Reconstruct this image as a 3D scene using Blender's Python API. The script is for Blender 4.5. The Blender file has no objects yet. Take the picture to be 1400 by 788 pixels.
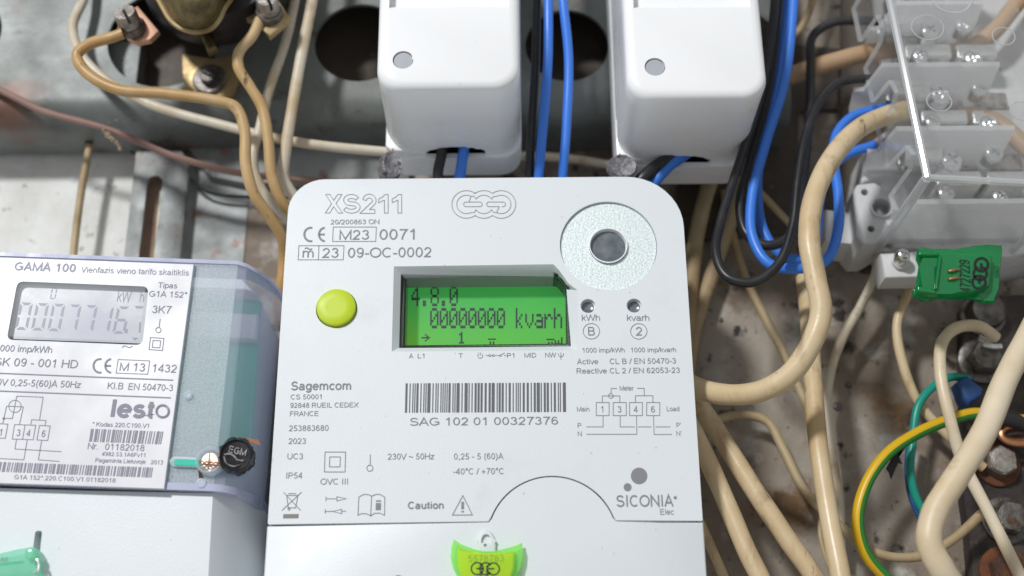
import bpy, bmesh, math, random
from mathutils import Vector, Matrix
from mathutils.geometry import tessellate_polygon
random.seed(7)
sc = bpy.context.scene
COL = sc.collection
# ------------------------------------------------------------------ camera
TH = math.radians(22.5); RO = math.radians(0.48); F = 1775.0
CAM = Vector((0.0, -0.452, 1.30))
FWD = Vector((0, math.cos(TH), math.sin(TH)))
_up = Vector((0, -math.sin(TH), math.cos(TH))); _rt = Vector((1, 0, 0))
RT = _rt*math.cos(RO) - _up*math.sin(RO)
UP = _rt*math.sin(RO) + _up*math.cos(RO)
cd = bpy.data.cameras.new('camera'); cam = bpy.data.objects.new('camera', cd); COL.objects.link(cam)
m = Matrix((RT, UP, -FWD)).transposed().to_4x4(); m.translation = CAM; cam.matrix_world = m
cd.sensor_width = 36; cd.lens = F/1400*36; cd.clip_start = 0.01; cd.clip_end = 50
cd.dof.use_dof = True; cd.dof.focus_distance = 0.412; cd.dof.aperture_fstop = 7.1
sc.camera = cam
# ------------------------------------------------------------------ light
w = bpy.data.worlds.new('World'); sc.world = w; w.use_nodes = True
wb = w.node_tree.nodes['Background']
wb.inputs[0].default_value = (0.95, 0.965, 0.975, 1); wb.inputs[1].default_value = 0.37
def area(name, loc, target, size, power, col):
    l = bpy.data.lights.new(name, 'AREA'); l.shape = 'DISK'; l.size = size; l.energy = power; l.color = col
    o = bpy.data.objects.new(name, l); COL.objects.link(o); o.location = loc
    o.rotation_euler = (Vector(target)-Vector(loc)).to_track_quat('-Z', 'Y').to_euler()
area('key_lamp', (-0.95, -2.0, 2.40), (0, 0, 1.43), 0.26, 43.0, (0.985, 0.99, 1.0))
vs = sc.view_settings; vs.view_transform = 'Standard'; vs.look = 'None'; vs.exposure = 0.0; vs.gamma = 1; vs.use_curve_mapping = False

# ------------------------------------------------------------------ helpers
def ray(u, v):
    return FWD + RT*((u-700)/F) + UP*((394-v)/F)
def U(u, v, d):                       # photograph point -> point of the plane d metres in front of the back wall
    r = ray(u, v); return CAM + r*((-d-CAM.y)/r.y)
def PX(u, v, d):                      # metres per photo pixel there
    r = ray(u, v); return ((-d-CAM.y)/r.y)/F
def poly(pts, d): return [U(p[0], p[1], d) for p in pts]

M = {}
def mat(name, col, rough=0.5, metal=0.0, col2=None, nscale=60, lo=0.4, hi=0.65, bump=0.0, bscale=300, col3=None, n3=200, lo3=0.6, hi3=0.7, spec=0.5, detail=5, emis=None, es=0, coat=0, sss=0, layers=()):
    mt = bpy.data.materials.new(name); mt.use_nodes = True; nt = mt.node_tree; b = nt.nodes['Principled BSDF']
    b.inputs['Base Color'].default_value = (*col, 1); b.inputs['Roughness'].default_value = rough; b.inputs['Metallic'].default_value = metal
    b.inputs['Specular IOR Level'].default_value = spec
    if coat: b.inputs['Coat Weight'].default_value = coat; b.inputs['Coat Roughness'].default_value = 0.15
    if sss:
        b.inputs['Subsurface Weight'].default_value = sss; b.inputs['Subsurface Radius'].default_value = (.004, .004, .004); b.inputs['Subsurface Scale'].default_value = .3
    if emis: b.inputs['Emission Color'].default_value = (*emis, 1); b.inputs['Emission Strength'].default_value = es
    tc = nt.nodes.new('ShaderNodeTexCoord'); geo = nt.nodes.new('ShaderNodeNewGeometry')
    def noise(s, det=detail):
        n = nt.nodes.new('ShaderNodeTexNoise'); n.inputs['Scale'].default_value = s; n.inputs['Detail'].default_value = det
        n.inputs['Roughness'].default_value = 0.62
        nt.links.new(geo.outputs['Position'], n.inputs['Vector']); return n
    def ramp(n, a, c):
        r = nt.nodes.new('ShaderNodeMapRange'); r.inputs[1].default_value = a; r.inputs[2].default_value = c
        nt.links.new(n.outputs[0], r.inputs[0]); return r
    cur = None
    if col2 is not None:
        r = ramp(noise(nscale), lo, hi)
        mx = nt.nodes.new('ShaderNodeMix'); mx.data_type = 'RGBA'; mx.inputs[6].default_value = (*col, 1); mx.inputs[7].default_value = (*col2, 1)
        nt.links.new(r.outputs[0], mx.inputs[0]); cur = mx.outputs[2]
        rr = nt.nodes.new('ShaderNodeMapRange'); rr.inputs[3].default_value = rough; rr.inputs[4].default_value = min(1, rough+.18)
        nt.links.new(r.outputs[0], rr.inputs[0]); nt.links.new(rr.outputs[0], b.inputs['Roughness'])
    if col3 is not None:
        r = ramp(noise(n3, 3), lo3, hi3)
        mx = nt.nodes.new('ShaderNodeMix'); mx.data_type = 'RGBA'; mx.inputs[7].default_value = (*col3, 1)
        if cur is None: mx.inputs[6].default_value = (*col, 1)
        else: nt.links.new(cur, mx.inputs[6])
        nt.links.new(r.outputs[0], mx.inputs[0]); cur = mx.outputs[2]
    for (lc_, ls_, l0_, l1_, st_) in layers:                 # extra dirt layers: colour, scale, range, streak stretch
        n = noise(ls_, 6)
        if st_ != 1:
            mp = nt.nodes.new('ShaderNodeMapping'); mp.inputs['Scale'].default_value = (1, 1, st_); nt.links.new(geo.outputs['Position'], mp.inputs[0]); nt.links.new(mp.outputs[0], n.inputs['Vector'])
        r = ramp(n, l0_, l1_); mx = nt.nodes.new('ShaderNodeMix'); mx.data_type = 'RGBA'; mx.inputs[7].default_value = (*lc_, 1)
        if cur is None: mx.inputs[6].default_value = (*col, 1)
        else: nt.links.new(cur, mx.inputs[6])
        nt.links.new(r.outputs[0], mx.inputs[0]); cur = mx.outputs[2]
    if cur is not None: nt.links.new(cur, b.inputs['Base Color'])
    if bump:
        bp = nt.nodes.new('ShaderNodeBump'); bp.inputs['Strength'].default_value = bump; bp.inputs['Distance'].default_value = 0.001
        nt.links.new(noise(bscale, 4).outputs[0], bp.inputs['Height']); nt.links.new(bp.outputs[0], b.inputs['Normal'])
    M[name] = mt; return mt
def clear(name, tint, gloss=0.08, groughness=0.08, haze=0.0, hazecol=(.8, .85, .9), speck=0):
    mt = bpy.data.materials.new(name); mt.use_nodes = True; nt = mt.node_tree; nt.nodes.remove(nt.nodes['Principled BSDF'])
    out = nt.nodes['Material Output']
    t = nt.nodes.new('ShaderNodeBsdfTransparent'); t.inputs[0].default_value = (*tint, 1)
    g = nt.nodes.new('ShaderNodeBsdfGlossy'); g.inputs['Roughness'].default_value = groughness; g.inputs[0].default_value = (1, 1, 1, 1)
    dd = nt.nodes.new('ShaderNodeBsdfDiffuse'); dd.inputs[0].default_value = (*hazecol, 1)
    tl = nt.nodes.new('ShaderNodeBsdfTranslucent'); tl.inputs[0].default_value = (*hazecol, 1)
    md = nt.nodes.new('ShaderNodeMixShader'); nt.links.new(dd.outputs[0], md.inputs[1]); nt.links.new(tl.outputs[0], md.inputs[2])
    m1 = nt.nodes.new('ShaderNodeMixShader'); m1.inputs[0].default_value = haze
    nt.links.new(t.outputs[0], m1.inputs[1]); nt.links.new(md.outputs[0], m1.inputs[2])
    if speck:
        geo = nt.nodes.new('ShaderNodeNewGeometry'); n = nt.nodes.new('ShaderNodeTexNoise'); n.inputs['Scale'].default_value = speck; n.inputs['Detail'].default_value = 6
        nt.links.new(geo.outputs['Position'], n.inputs['Vector'])
        r = nt.nodes.new('ShaderNodeMapRange'); r.inputs[1].default_value = .35; r.inputs[2].default_value = .7; r.inputs[3].default_value = haze*.75; r.inputs[4].default_value = min(1, haze*1.25)
        nt.links.new(n.outputs[0], r.inputs[0]); nt.links.new(r.outputs[0], m1.inputs[0])
    m2 = nt.nodes.new('ShaderNodeMixShader'); m2.inputs[0].default_value = gloss
    nt.links.new(m1.outputs[0], m2.inputs[1]); nt.links.new(g.outputs[0], m2.inputs[2]); nt.links.new(m2.outputs[0], out.inputs[0])
    M[name] = mt; return mt

def bm_obj(name, bm, mt, parent=None, smooth=35, origin=None, recalc=True):
    if recalc: bmesh.ops.recalc_face_normals(bm, faces=bm.faces)
    o0 = world_loc(parent) if parent else (origin if origin is not None else base_of(bm))
    bmesh.ops.translate(bm, verts=bm.verts, vec=-Vector(o0))
    me = bpy.data.meshes.new(name); bm.to_mesh(me); bm.free()
    for mm in (mt if isinstance(mt, (list, tuple)) else [mt]): me.materials.append(M[mm])
    if smooth:
        for p in me.polygons: p.use_smooth = True
        me.set_sharp_from_angle(angle=math.radians(smooth))
    o = bpy.data.objects.new(name, me); COL.objects.link(o)
    if parent: o.parent = parent
    else: o.location = o0
    return o
def base_of(bm):
    xs = [v.co.x for v in bm.verts]; ys = [v.co.y for v in bm.verts]; zs = [v.co.z for v in bm.verts]
    return Vector(((min(xs)+max(xs))/2, (min(ys)+max(ys))/2, min(zs)))
def world_loc(o):
    l = Vector((0, 0, 0))
    while o: l = l+o.location; o = o.parent
    return l
def tag(o, label, cat, group=None):
    o['label'] = label; o['category'] = cat
    if group: o['group'] = group
    return o
def thing(name, label, cat, loc, group=None):
    o = bpy.data.objects.new(name, None); o.empty_display_size = .01; COL.objects.link(o); o.location = loc
    return tag(o, label, cat, group)
def structure(o): o['kind'] = 'structure'; return o

def add_prism(bm, front, back, bevel=0, seg=3, mi=0):
    """front / back : equal-length loops of world points"""
    n = len(front)
    a = [bm.verts.new(p) for p in front]; b = [bm.verts.new(p) for p in back]
    fs = [bm.faces.new(a), bm.faces.new(b[::-1])]
    for i in range(n): fs.append(bm.faces.new((a[i], a[(i+1) % n], b[(i+1) % n], b[i])))
    for f_ in fs: f_.material_index = mi
    if bevel:
        ed = [e for e in fs[0].edges]
        bmesh.ops.bevel(bm, geom=ed, offset=bevel, segments=seg, affect='EDGES', profile=.5, clamp_overlap=True)
    return bm
def prism(loop, d0, d1, bevel=0, seg=3, bm=None, mi=0):
    """loop: world points (y ignored); solid between depths d0 (back) and d1 (front)"""
    bm = bm or bmesh.new()
    return add_prism(bm, [Vector((p.x, -d1, p.z)) for p in loop], [Vector((p.x, -d0, p.z)) for p in loop], bevel, seg, mi)
def pprism(pts, d0, d1, bevel=0, seg=3, bm=None, mi=0):
    return prism(poly(pts, d1), d0, d1, bevel, seg, bm, mi)
def box(bm, x0, x1, y0, y1, z0, z1, mi=0):
    vs_ = [bm.verts.new((x, y, z)) for x in (x0, x1) for y in (y0, y1) for z in (z0, z1)]
    for q in ((0, 1, 3, 2), (4, 6, 7, 5), (0, 4, 5, 1), (2, 3, 7, 6), (0, 2, 6, 4), (1, 5, 7, 3)):
        f_ = bm.faces.new([vs_[i] for i in q]); f_.material_index = mi
    return bm
def rrect(x0, x1, z0, z1, rtl, rtr=None, rbr=None, rbl=None, n=8):
    rtr = rtl if rtr is None else rtr; rbr = rtl if rbr is None else rbr; rbl = rtl if rbl is None else rbl
    out = []
    for cx, cz, r, a0 in ((x1-rtr, z1-rtr, rtr, 90), (x1-rbr, z0+rbr, rbr, 0), (x0+rbl, z0+rbl, rbl, -90), (x0+rtl, z1-rtl, rtl, 180)):
        for i in range(n+1):
            a = math.radians(a0-90*i/n); out.append(Vector((cx+r*math.cos(a), 0, cz+r*math.sin(a))))
    return out
def circ(c, r, n=32, rz=None):
    rz = rz or r
    return [Vector((c.x+r*math.cos(2*math.pi*i/n), c.y, c.z+rz*math.sin(2*math.pi*i/n))) for i in range(n)]
def frame_of(ax):
    ax = Vector(ax).normalized(); t = Vector((0, 0, 1)) if abs(ax.z) < .9 else Vector((1, 0, 0))
    a = ax.cross(t).normalized(); return a, a.cross(ax).normalized(), ax
def lathe(bm, c, ax, prof, n=24, mi=0, spin=0, ring=False):
    """prof: (radius, height along ax); closed with caps if the radius is > 0"""
    a, b, k = frame_of(ax); rings = []
    for r, h in prof:
        if r <= 1e-7: rings.append([bm.verts.new(Vector(c)+k*h)])
        else: rings.append([bm.verts.new(Vector(c)+k*h+a*(r*math.cos(2*math.pi*i/n+spin))+b*(r*math.sin(2*math.pi*i/n+spin))) for i in range(n)])
    for A, B in zip(rings, rings[1:]+([rings[0]] if ring else [])):
        for i in range(n):
            j = (i+1) % n
            if len(A) == 1 and len(B) == 1: continue
            if len(A) == 1: f_ = bm.faces.new((A[0], B[j], B[i]))
            elif len(B) == 1: f_ = bm.faces.new((A[i], A[j], B[0]))
            else: f_ = bm.faces.new((A[i], A[j], B[j], B[i]))
            f_.material_index = mi
    for R in (() if ring else (rings[0], rings[-1])):
        if len(R) > 1: bm.faces.new(R).material_index = mi
    return bm
def smooth_path(pts, per=8):
    P = [pts[0]*2-pts[1]]+pts+[pts[-1]*2-pts[-2]]; out = []
    for i in range(1, len(P)-2):
        p0, p1, p2, p3 = P[i-1:i+3]
        t0 = 0; t1 = t0+max((p1-p0).length, 1e-6)**.5; t2 = t1+max((p2-p1).length, 1e-6)**.5; t3 = t2+max((p3-p2).length, 1e-6)**.5
        for s in range(per):
            t = t1+(t2-t1)*s/per
            A1 = p0*((t1-t)/(t1-t0))+p1*((t-t0)/(t1-t0)); A2 = p1*((t2-t)/(t2-t1))+p2*((t-t1)/(t2-t1)); A3 = p2*((t3-t)/(t3-t2))+p3*((t-t2)/(t3-t2))
            B1 = A1*((t2-t)/(t2-t0))+A2*((t-t0)/(t2-t0)); B2 = A2*((t3-t)/(t3-t1))+A3*((t-t1)/(t3-t1))
            out.append(B1*((t2-t)/(t2-t1))+B2*((t-t1)/(t2-t1)))
    out.append(pts[-1]); return out
def tube(bm, pts, r, n=14, per=8, wob=0.0, uv=False, mi=0):
    P = smooth_path(pts, per) if per > 1 else pts
    T = [(P[min(i+1, len(P)-1)]-P[max(i-1, 0)]).normalized() for i in range(len(P))]
    a, b, _ = frame_of(T[0]); rings = []; ph = random.random()*9
    for i, p in enumerate(P):
        if i:
            q = T[i-1].rotation_difference(T[i]); a = q @ a; b = q @ b
        rr = (r[min(i*len(r)//len(P), len(r)-1)] if isinstance(r, list) else r)*(1+wob*math.sin(i*.9+ph)*.5+wob*math.sin(i*.37+ph*2)*.5)
        rings.append([bm.verts.new(p+a*(rr*math.cos(2*math.pi*k/n))+b*(rr*math.sin(2*math.pi*k/n))) for k in range(n)])
    L = bm.loops.layers.uv.verify() if uv else None
    for i in range(len(rings)-1):
        for k in range(n):
            j = (k+1) % n; f_ = bm.faces.new((rings[i][k], rings[i][j], rings[i+1][j], rings[i+1][k])); f_.material_index = mi
            if uv:
                for lp, (x, y) in zip(f_.loops, ((k, i), (k+1, i), (k+1, i+1), (k, i+1))): lp[L].uv = (x/n, y/10)
    for R in (rings[0], rings[-1]): bm.faces.new(R).material_index = mi
    return bm
def wire(name, label, cat, path, wpx, mt, group=None, wob=0.03, n=14, parent=None, uv=False):
    rg_ = random.Random(len(path)*7+int(path[1][0])); pts = [U(*p)+Vector((rg_.uniform(-1, 1), rg_.uniform(-.5, .5), rg_.uniform(-1, 1)))*(.00035 if 0 < q_ < len(path)-1 else 0) for q_, p in enumerate(path)]
    if path[-1][1] > 788: pts.append(pts[-1]+(pts[-1]-pts[-2]).normalized()*.05+Vector((0, .004, -.12)))      # cables go on below and above the frame
    if path[0][1] < -40: pts.insert(0, pts[0]+(pts[0]-pts[1]).normalized()*.04+Vector((0, .004, .08)))
    mid = path[len(path)//2]
    r = wpx/2*PX(*mid); bm = tube(bmesh.new(), pts, r, n=n, wob=wob, uv=uv)
    o = bm_obj(name, bm, mt, parent, smooth=60, recalc=True)
    if label: tag(o, label, cat, group)
    return o
def boolean(o, cut_bm, mats=None, op='DIFFERENCE'):
    bmesh.ops.recalc_face_normals(cut_bm, faces=cut_bm.faces)
    me = bpy.data.meshes.new('cutter'); cut_bm.to_mesh(me); cut_bm.free()
    for mm in (mats or [o.data.materials[0].name]): me.materials.append(M[mm] if mm in M else bpy.data.materials[mm])
    c = bpy.data.objects.new('cutter', me); COL.objects.link(c)
    md = o.modifiers.new('b', 'BOOLEAN'); md.object = c; md.operation = op; md.solver = 'EXACT'; md.material_mode = 'TRANSFER'
    bpy.context.view_layer.update()
    ev = o.evaluated_get(bpy.context.evaluated_depsgraph_get()); new = bpy.data.meshes.new_from_object(ev)
    o.modifiers.clear(); old = o.data; o.data = new; new.name = old.name
    bpy.data.objects.remove(c); bpy.data.meshes.remove(me)
    for p in new.polygons: p.use_smooth = True
    new.set_sharp_from_angle(angle=math.radians(35))
    return o

# ---- flat print
_txt = {}
def _A(cx, cy, rx, ry, a0, a1, n=12): return [(cx+rx*math.cos(math.radians(a0+(a1-a0)*i/n)), cy+ry*math.sin(math.radians(a0+(a1-a0)*i/n))) for i in range(n+1)]
def _E(cx, cy, rx, ry): return _A(cx, cy, rx, ry, 90, 450, 24)
_n = lambda x, w_: [_A(x+w_/2, .40, w_/2, .265, 165, 0, 10)+[(x+w_, 0)]]
_S = _A(.46, .72, .31, .22, 20, 245, 12)+_A(.46, .285, .35, .23, 62, -162, 12)
FONT = {' ': (.39, []), '0': (.777, [_E(.385, .5, .265, .44)]), '1': (.777, [[(.16, .73), (.31, .81), (.43, .96)], [(.44, 1), (.44, 0)]]),
 '2': (.777, [_A(.375, .68, .255, .26, 172, -32)+[(.13, .06), (.66, .06)]]), '3': (.777, [_A(.37, .735, .225, .205, 165, -90), _A(.37, .29, .27, .235, 88, -165)]), '4': (.777, [[(.53, 0), (.53, .95), (.07, .28)], [(.04, .28), (.71, .28)]]),
 '5': (.777, [[(.63, .94), (.24, .94), (.18, .54)]+_A(.36, .315, .28, .26, 122, -150)]), '6': (.777, [_A(.40, .52, .265, .42, 40, 190), _E(.39, .315, .255, .26)]), '7': (.777, [[(.09, .94), (.67, .94), (.48, .64), (.35, .30), (.30, 0)]]),
 '8': (.777, [_E(.385, .735, .215, .20), _E(.385, .295, .265, .235)]), '9': (.777, [_A(.375, .48, .265, .42, 220, 370), _E(.385, .685, .255, .26)]),
 'A': (.93, [[(.04, 0), (.45, .97), (.86, 0)], [(.19, .33), (.71, .33)]]), 'B': (.93, [[(.13, .06), (.13, .94), (.46, .94)]+_A(.49, .735, .23, .205, 90, -90)+[(.13, .53)], [(.47, .53)]+_A(.51, .295, .27, .235, 90, -90)+[(.13, .06)]]),
 'C': (1.0, [_A(.52, .5, .41, .44, 48, 312, 18)]), 'D': (1.0, [[(.13, .06), (.13, .94), (.42, .94)]+_A(.44, .5, .42, .44, 90, -90)+[(.13, .06)]]), 'E': (.93, [[(.80, .94), (.14, .94), (.14, .06), (.82, .06)], [(.14, .52), (.76, .52)]]),
 'F': (.85, [[(.76, .94), (.14, .94), (.14, 0)], [(.14, .50), (.68, .50)]]), 'G': (1.08, [_A(.54, .5, .43, .44, 50, 318, 18)+[(.93, .20), (.93, .46), (.56, .46)]]), 'H': (1.0, [[(.13, 0), (.13, 1)], [(.86, 0), (.86, 1)], [(.13, .52), (.86, .52)]]),
 'I': (.39, [[(.19, 0), (.19, 1)]]), 'K': (.93, [[(.13, 0), (.13, 1)], [(.82, 1), (.13, .34)], [(.38, .58), (.86, 0)]]), 'L': (.777, [[(.13, 1), (.13, .06), (.72, .06)]]), 'M': (1.16, [[(.12, 0), (.12, .94), (.58, .06), (1.04, .94), (1.04, 0)]]),
 'N': (1.0, [[(.12, 0), (.12, .94), (.87, .06), (.87, 1)]]), 'O': (1.08, [_E(.54, .5, .46, .445)]), 'P': (.93, [[(.13, 0), (.13, .94), (.5, .94)]+_A(.52, .70, .27, .24, 90, -90)+[(.13, .46)]]),
 'R': (1.0, [[(.13, 0), (.13, .94), (.55, .94)]+_A(.56, .71, .27, .23, 90, -90)+[(.13, .48)], [(.52, .48), (.88, 0)]]), 'S': (.93, [_S]), 'T': (.85, [[(.02, .94), (.83, .94)], [(.425, .94), (.425, 0)]]),
 'U': (1.0, [[(.13, 1), (.13, .40)]+_A(.49, .38, .36, .33, 180, 360)+[(.85, .40), (.85, 1)]]), 'V': (.93, [[(.02, 1), (.46, .03), (.90, 1)]]), 'W': (1.32, [[(.03, 1), (.33, .04), (.66, .95), (.99, .04), (1.29, 1)]]), 'X': (.93, [[(.05, 0), (.86, 1)], [(.07, 1), (.88, 0)]]),
 'a': (.777, [_A(.355, .50, .245, .165, 155, 0)+[(.60, .20), (.64, 0)], [(.60, .42), (.36, .385)]+_A(.30, .215, .215, .165, 85, 280, 10)+[(.48, .10), (.60, .24)]]), 'b': (.777, [[(.13, 0), (.13, 1)], _E(.405, .36, .275, .31)]), 'c': (.70, [_A(.38, .36, .29, .31, 42, 318, 14)]),
 'd': (.777, [[(.65, 0), (.65, 1)], _E(.375, .36, .275, .31)]), 'e': (.777, [_A(.39, .36, .30, .31, 4, 318, 16), [(.12, .37), (.74, .37)]]), 'f': (.39, [[(.18, 0), (.18, .80)]+_A(.33, .80, .15, .15, 180, 75, 6), [(.02, .67), (.37, .67)]]),
 'g': (.777, [_E(.37, .37, .27, .30), [(.65, .71), (.65, .02)]+_A(.375, .0, .275, .22, 0, -155)]), 'h': (.777, [[(.13, 0), (.13, 1)]]+_n(.13, .51)), 'i': (.31, [[(.155, 0), (.155, .72)], [(.155, .87), (.155, 1)]]),
 'j': (.31, [[(.16, .72), (.16, -.08)]+_A(.05, -.10, .11, .11, 0, -90, 5), [(.16, .87), (.16, 1)]]), 'k': (.70, [[(.13, 0), (.13, 1)], [(.60, .72), (.13, .28)], [(.31, .45), (.64, 0)]]), 'l': (.31, [[(.155, 0), (.155, 1)]]),
 'm': (1.16, [[(.13, 0), (.13, .72)]]+_n(.13, .44)+_n(.57, .44)), 'n': (.777, [[(.13, 0), (.13, .72)]]+_n(.13, .51)), 'o': (.777, [_E(.385, .36, .30, .31)]), 'p': (.777, [[(.13, -.27), (.13, .72)], _E(.405, .36, .275, .31)]),
 'r': (.46, [[(.13, 0), (.13, .72)], _A(.36, .40, .23, .265, 165, 62, 7)]), 's': (.70, [_A(.345, .515, .215, .15, 25, 245, 8)+_A(.345, .215, .25, .16, 65, -160, 8)]), 't': (.39, [[(.19, .93), (.19, .18)]+_A(.31, .18, .12, .12, 180, 285, 5), [(.03, .67), (.37, .67)]]),
 'u': (.777, [[(.13, .72), (.13, .30)]+_A(.385, .31, .255, .255, 180, 345, 10), [(.64, 0), (.64, .72)]]), 'v': (.70, [[(.03, .72), (.35, .03), (.67, .72)]]), 'z': (.70, [[(.07, .66), (.60, .66), (.07, .06), (.64, .06)]]),
 '-': (.46, [[(.05, .37), (.41, .37)]]), '/': (.39, [[(.02, -.01), (.37, 1.01)]]), '.': (.39, [[(.19, 0), (.19, .13)]]), ',': (.39, [[(.20, .13), (.20, .02), (.14, -.14)]]), '(': (.46, [_A(.50, .38, .33, .66, 112, 248)]), ')': (.46, [_A(-.04, .38, .33, .66, 68, -68)]),
 '~': (.8, [_A(.22, .40, .16, .10, 180, 20, 6)+_A(.56, .44, .18, .10, 200, 360, 6)]), '°': (.56, [_E(.28, .84, .14, .14)]), '*': (.54, [[(.27, .62), (.27, 1)], [(.10, .72), (.44, .90)], [(.10, .90), (.44, .72)]]), '!': (.39, [[(.19, 1), (.19, .30)], [(.19, 0), (.19, .13)]]),
 "'": (.27, [[(.13, 1), (.13, .70)]]), '+': (.81, [[(.40, .10), (.40, .74)], [(.08, .42), (.72, .42)]])}
def ribbon(path, hw):
    P = [Vector((x, y)) for x, y in path]; n = len(P); cl = (P[0]-P[-1]).length < 1e-6 and n > 3
    if cl: P = P[:-1]; n -= 1
    L = []
    for i in range(n):
        a = P[i-1] if (i or cl) else None; c = P[(i+1) % n] if (i < n-1 or cl) else None
        t1 = (P[i]-a).normalized() if a is not None else None; t2 = (c-P[i]).normalized() if c is not None else None
        t1 = t1 or t2; t2 = t2 or t1; n1 = Vector((-t1.y, t1.x)); n2 = Vector((-t2.y, t2.x)); b = n1+n2
        b = b.normalized() if b.length > .15 else n1; q = hw/max(.35, b.dot(n1)); L.append((P[i]+b*q, P[i]-b*q))
    return L, cl
def glyphs(s, bold, outline, skew):
    key = (s, bold, outline, skew)
    if key in _txt: return _txt[key]
    x = 0; vs_ = []; fs = []; hw = (.118+bold*3.2)/2; k_ = 0
    for ch in s:
        adv, strokes = FONT[ch]
        for st in strokes:
            L, cl = ribbon(st, hw); b0 = len(vs_); k_ += 1; zz = .25*(k_ % 3)
            for p, q in L:
                for r_ in (p, q): vs_.append(Vector((x+r_.x+r_.y*skew, r_.y, zz)))
            n = len(L)
            for i in range(n if cl else n-1):
                j = (i+1) % n; fs.append((b0+2*i, b0+2*i+1, b0+2*j+1, b0+2*j))
        x += adv+(.03+bold if bold else 0)
    _txt[key] = (vs_, fs); return _txt[key]
CAPH = 1.0
class Print:
    """collects flat print on the plane d (turned by ang within that plane)"""
    def __init__(s, d, ang=0, lift=.00012):
        s.d = d+lift; s.ang = math.radians(ang)
        s.ex = Vector((math.cos(s.ang), 0, math.sin(s.ang))); s.ez = Vector((-math.sin(s.ang), 0, math.cos(s.ang)))
    def text(s, parent, mt, st, u0, v, u1, cap, bold=0.0, outline=0, skew=0, name='printed_text', rot=0):
        vs_, fs = glyphs(st, bold, outline, skew); x0 = min(q.x for q in vs_); x1 = max(q.x for q in vs_)
        A = U(u0, v, s.d); ex, ez = s.ex, s.ez
        if rot:
            q = Matrix.Rotation(-math.radians(rot), 3, 'Y'); ex = q @ ex; ez = q @ ez
        if rot: wid = abs(u1)*PX(u0, v, s.d)
        else: wid = (U(u1, v, s.d)-A).dot(s.ex)
        h = cap*PX(u0, v, s.d)/0.93
        if rot: h = cap*PX(u0, v, s.d)
        bm = bmesh.new(); vv = [bm.verts.new(A+ex*((q.x-x0)/(x1-x0)*wid)+ez*(q.y/CAPH*h)+Vector((0, -.00005*q.z, 0))) for q in vs_]
        for f_ in fs:
            try: bm.faces.new([vv[i] for i in f_])
            except ValueError: pass
        return bm_obj(name, bm, mt, parent, smooth=0, recalc=False)
    def lines(s, parent, mt, polys, wpx, name='printed_line'):
        bm = bmesh.new(); k = 0
        for pl in polys:
            P = [U(p[0], p[1], s.d) for p in pl]; w_ = wpx/2*PX(pl[0][0], pl[0][1], s.d)
            n = len(P); closed = (P[0]-P[-1]).length < 1e-7 and n > 2
            if closed: P = P[:-1]; n -= 1
            L = []
            for i in range(n):
                a = P[i-1] if (i or closed) else None; c = P[(i+1) % n] if (i < n-1 or closed) else None
                t1 = (P[i]-a).normalized() if a is not None else None; t2 = (c-P[i]).normalized() if c is not None else None
                t1 = t1 or t2; t2 = t2 or t1
                n1 = Vector((-t1.z, 0, t1.x)); n2 = Vector((-t2.z, 0, t2.x)); b = (n1+n2)
                b = b.normalized() if b.length > .2 else n1; q = max(.4, b.dot(n1)); L.append((bm.verts.new(P[i]+b*w_/q), bm.verts.new(P[i]-b*w_/q)))
            for i in range(n if closed else n-1): bm.faces.new((L[i][0], L[(i+1) % n][0], L[(i+1) % n][1], L[i][1]))
        for f_ in bm.faces: f_.normal_update()
        return bm_obj(name, bm, mt, parent, smooth=0, recalc=False)
    def fill(s, parent, mt, loops, name='printed_mark'):
        bm = bmesh.new()
        for lp in loops: bm.faces.new([bm.verts.new(U(p[0], p[1], s.d)) for p in lp])
        return bm_obj(name, bm, mt, parent, smooth=0, recalc=False)
    def bars(s, parent, mt, tl, tr, bl, br, nbar, seed, name='barcode', duty=.52):
        rg = random.Random(seed); A, B, C_, D_ = [U(*p, s.d) for p in (tl, tr, bl, br)]; ws = []
        for i in range(nbar): ws += [rg.choice((1, 1, 2, 3)), rg.choice((1, 1, 2, 2))]
        tot = sum(ws[:-1]); x = 0; bm = bmesh.new()
        for i, q in enumerate(ws[:-1]):
            if i % 2 == 0:
                a, b = x/tot, (x+q)/tot
                bm.faces.new([bm.verts.new(p) for p in (A.lerp(B, a), C_.lerp(D_, a), C_.lerp(D_, b), A.lerp(B, b))])
            x += q
        return bm_obj(name, bm, mt, parent, smooth=0, recalc=False)
def arc(cx, cy, r, a0, a1, n=16, ry=None):
    ry = ry or r
    return [(cx+r*math.cos(math.radians(a0+(a1-a0)*i/n)), cy-ry*math.sin(math.radians(a0+(a1-a0)*i/n))) for i in range(n+1)]
def ce_mark(pr, parent, mt, x0, x1, y0, y1, wpx):
    h = (y1-y0)/2; cy = (y0+y1)/2; g = (x1-x0); r = h*.93
    pr.lines(parent, mt, [arc(x0+r, cy, r, 75, 285, 14, h), arc(x1-r*.15, cy, r, 95, 265, 14, h), [(x1-r*1.1, cy), (x1-r*.25, cy)]], wpx)

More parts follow.
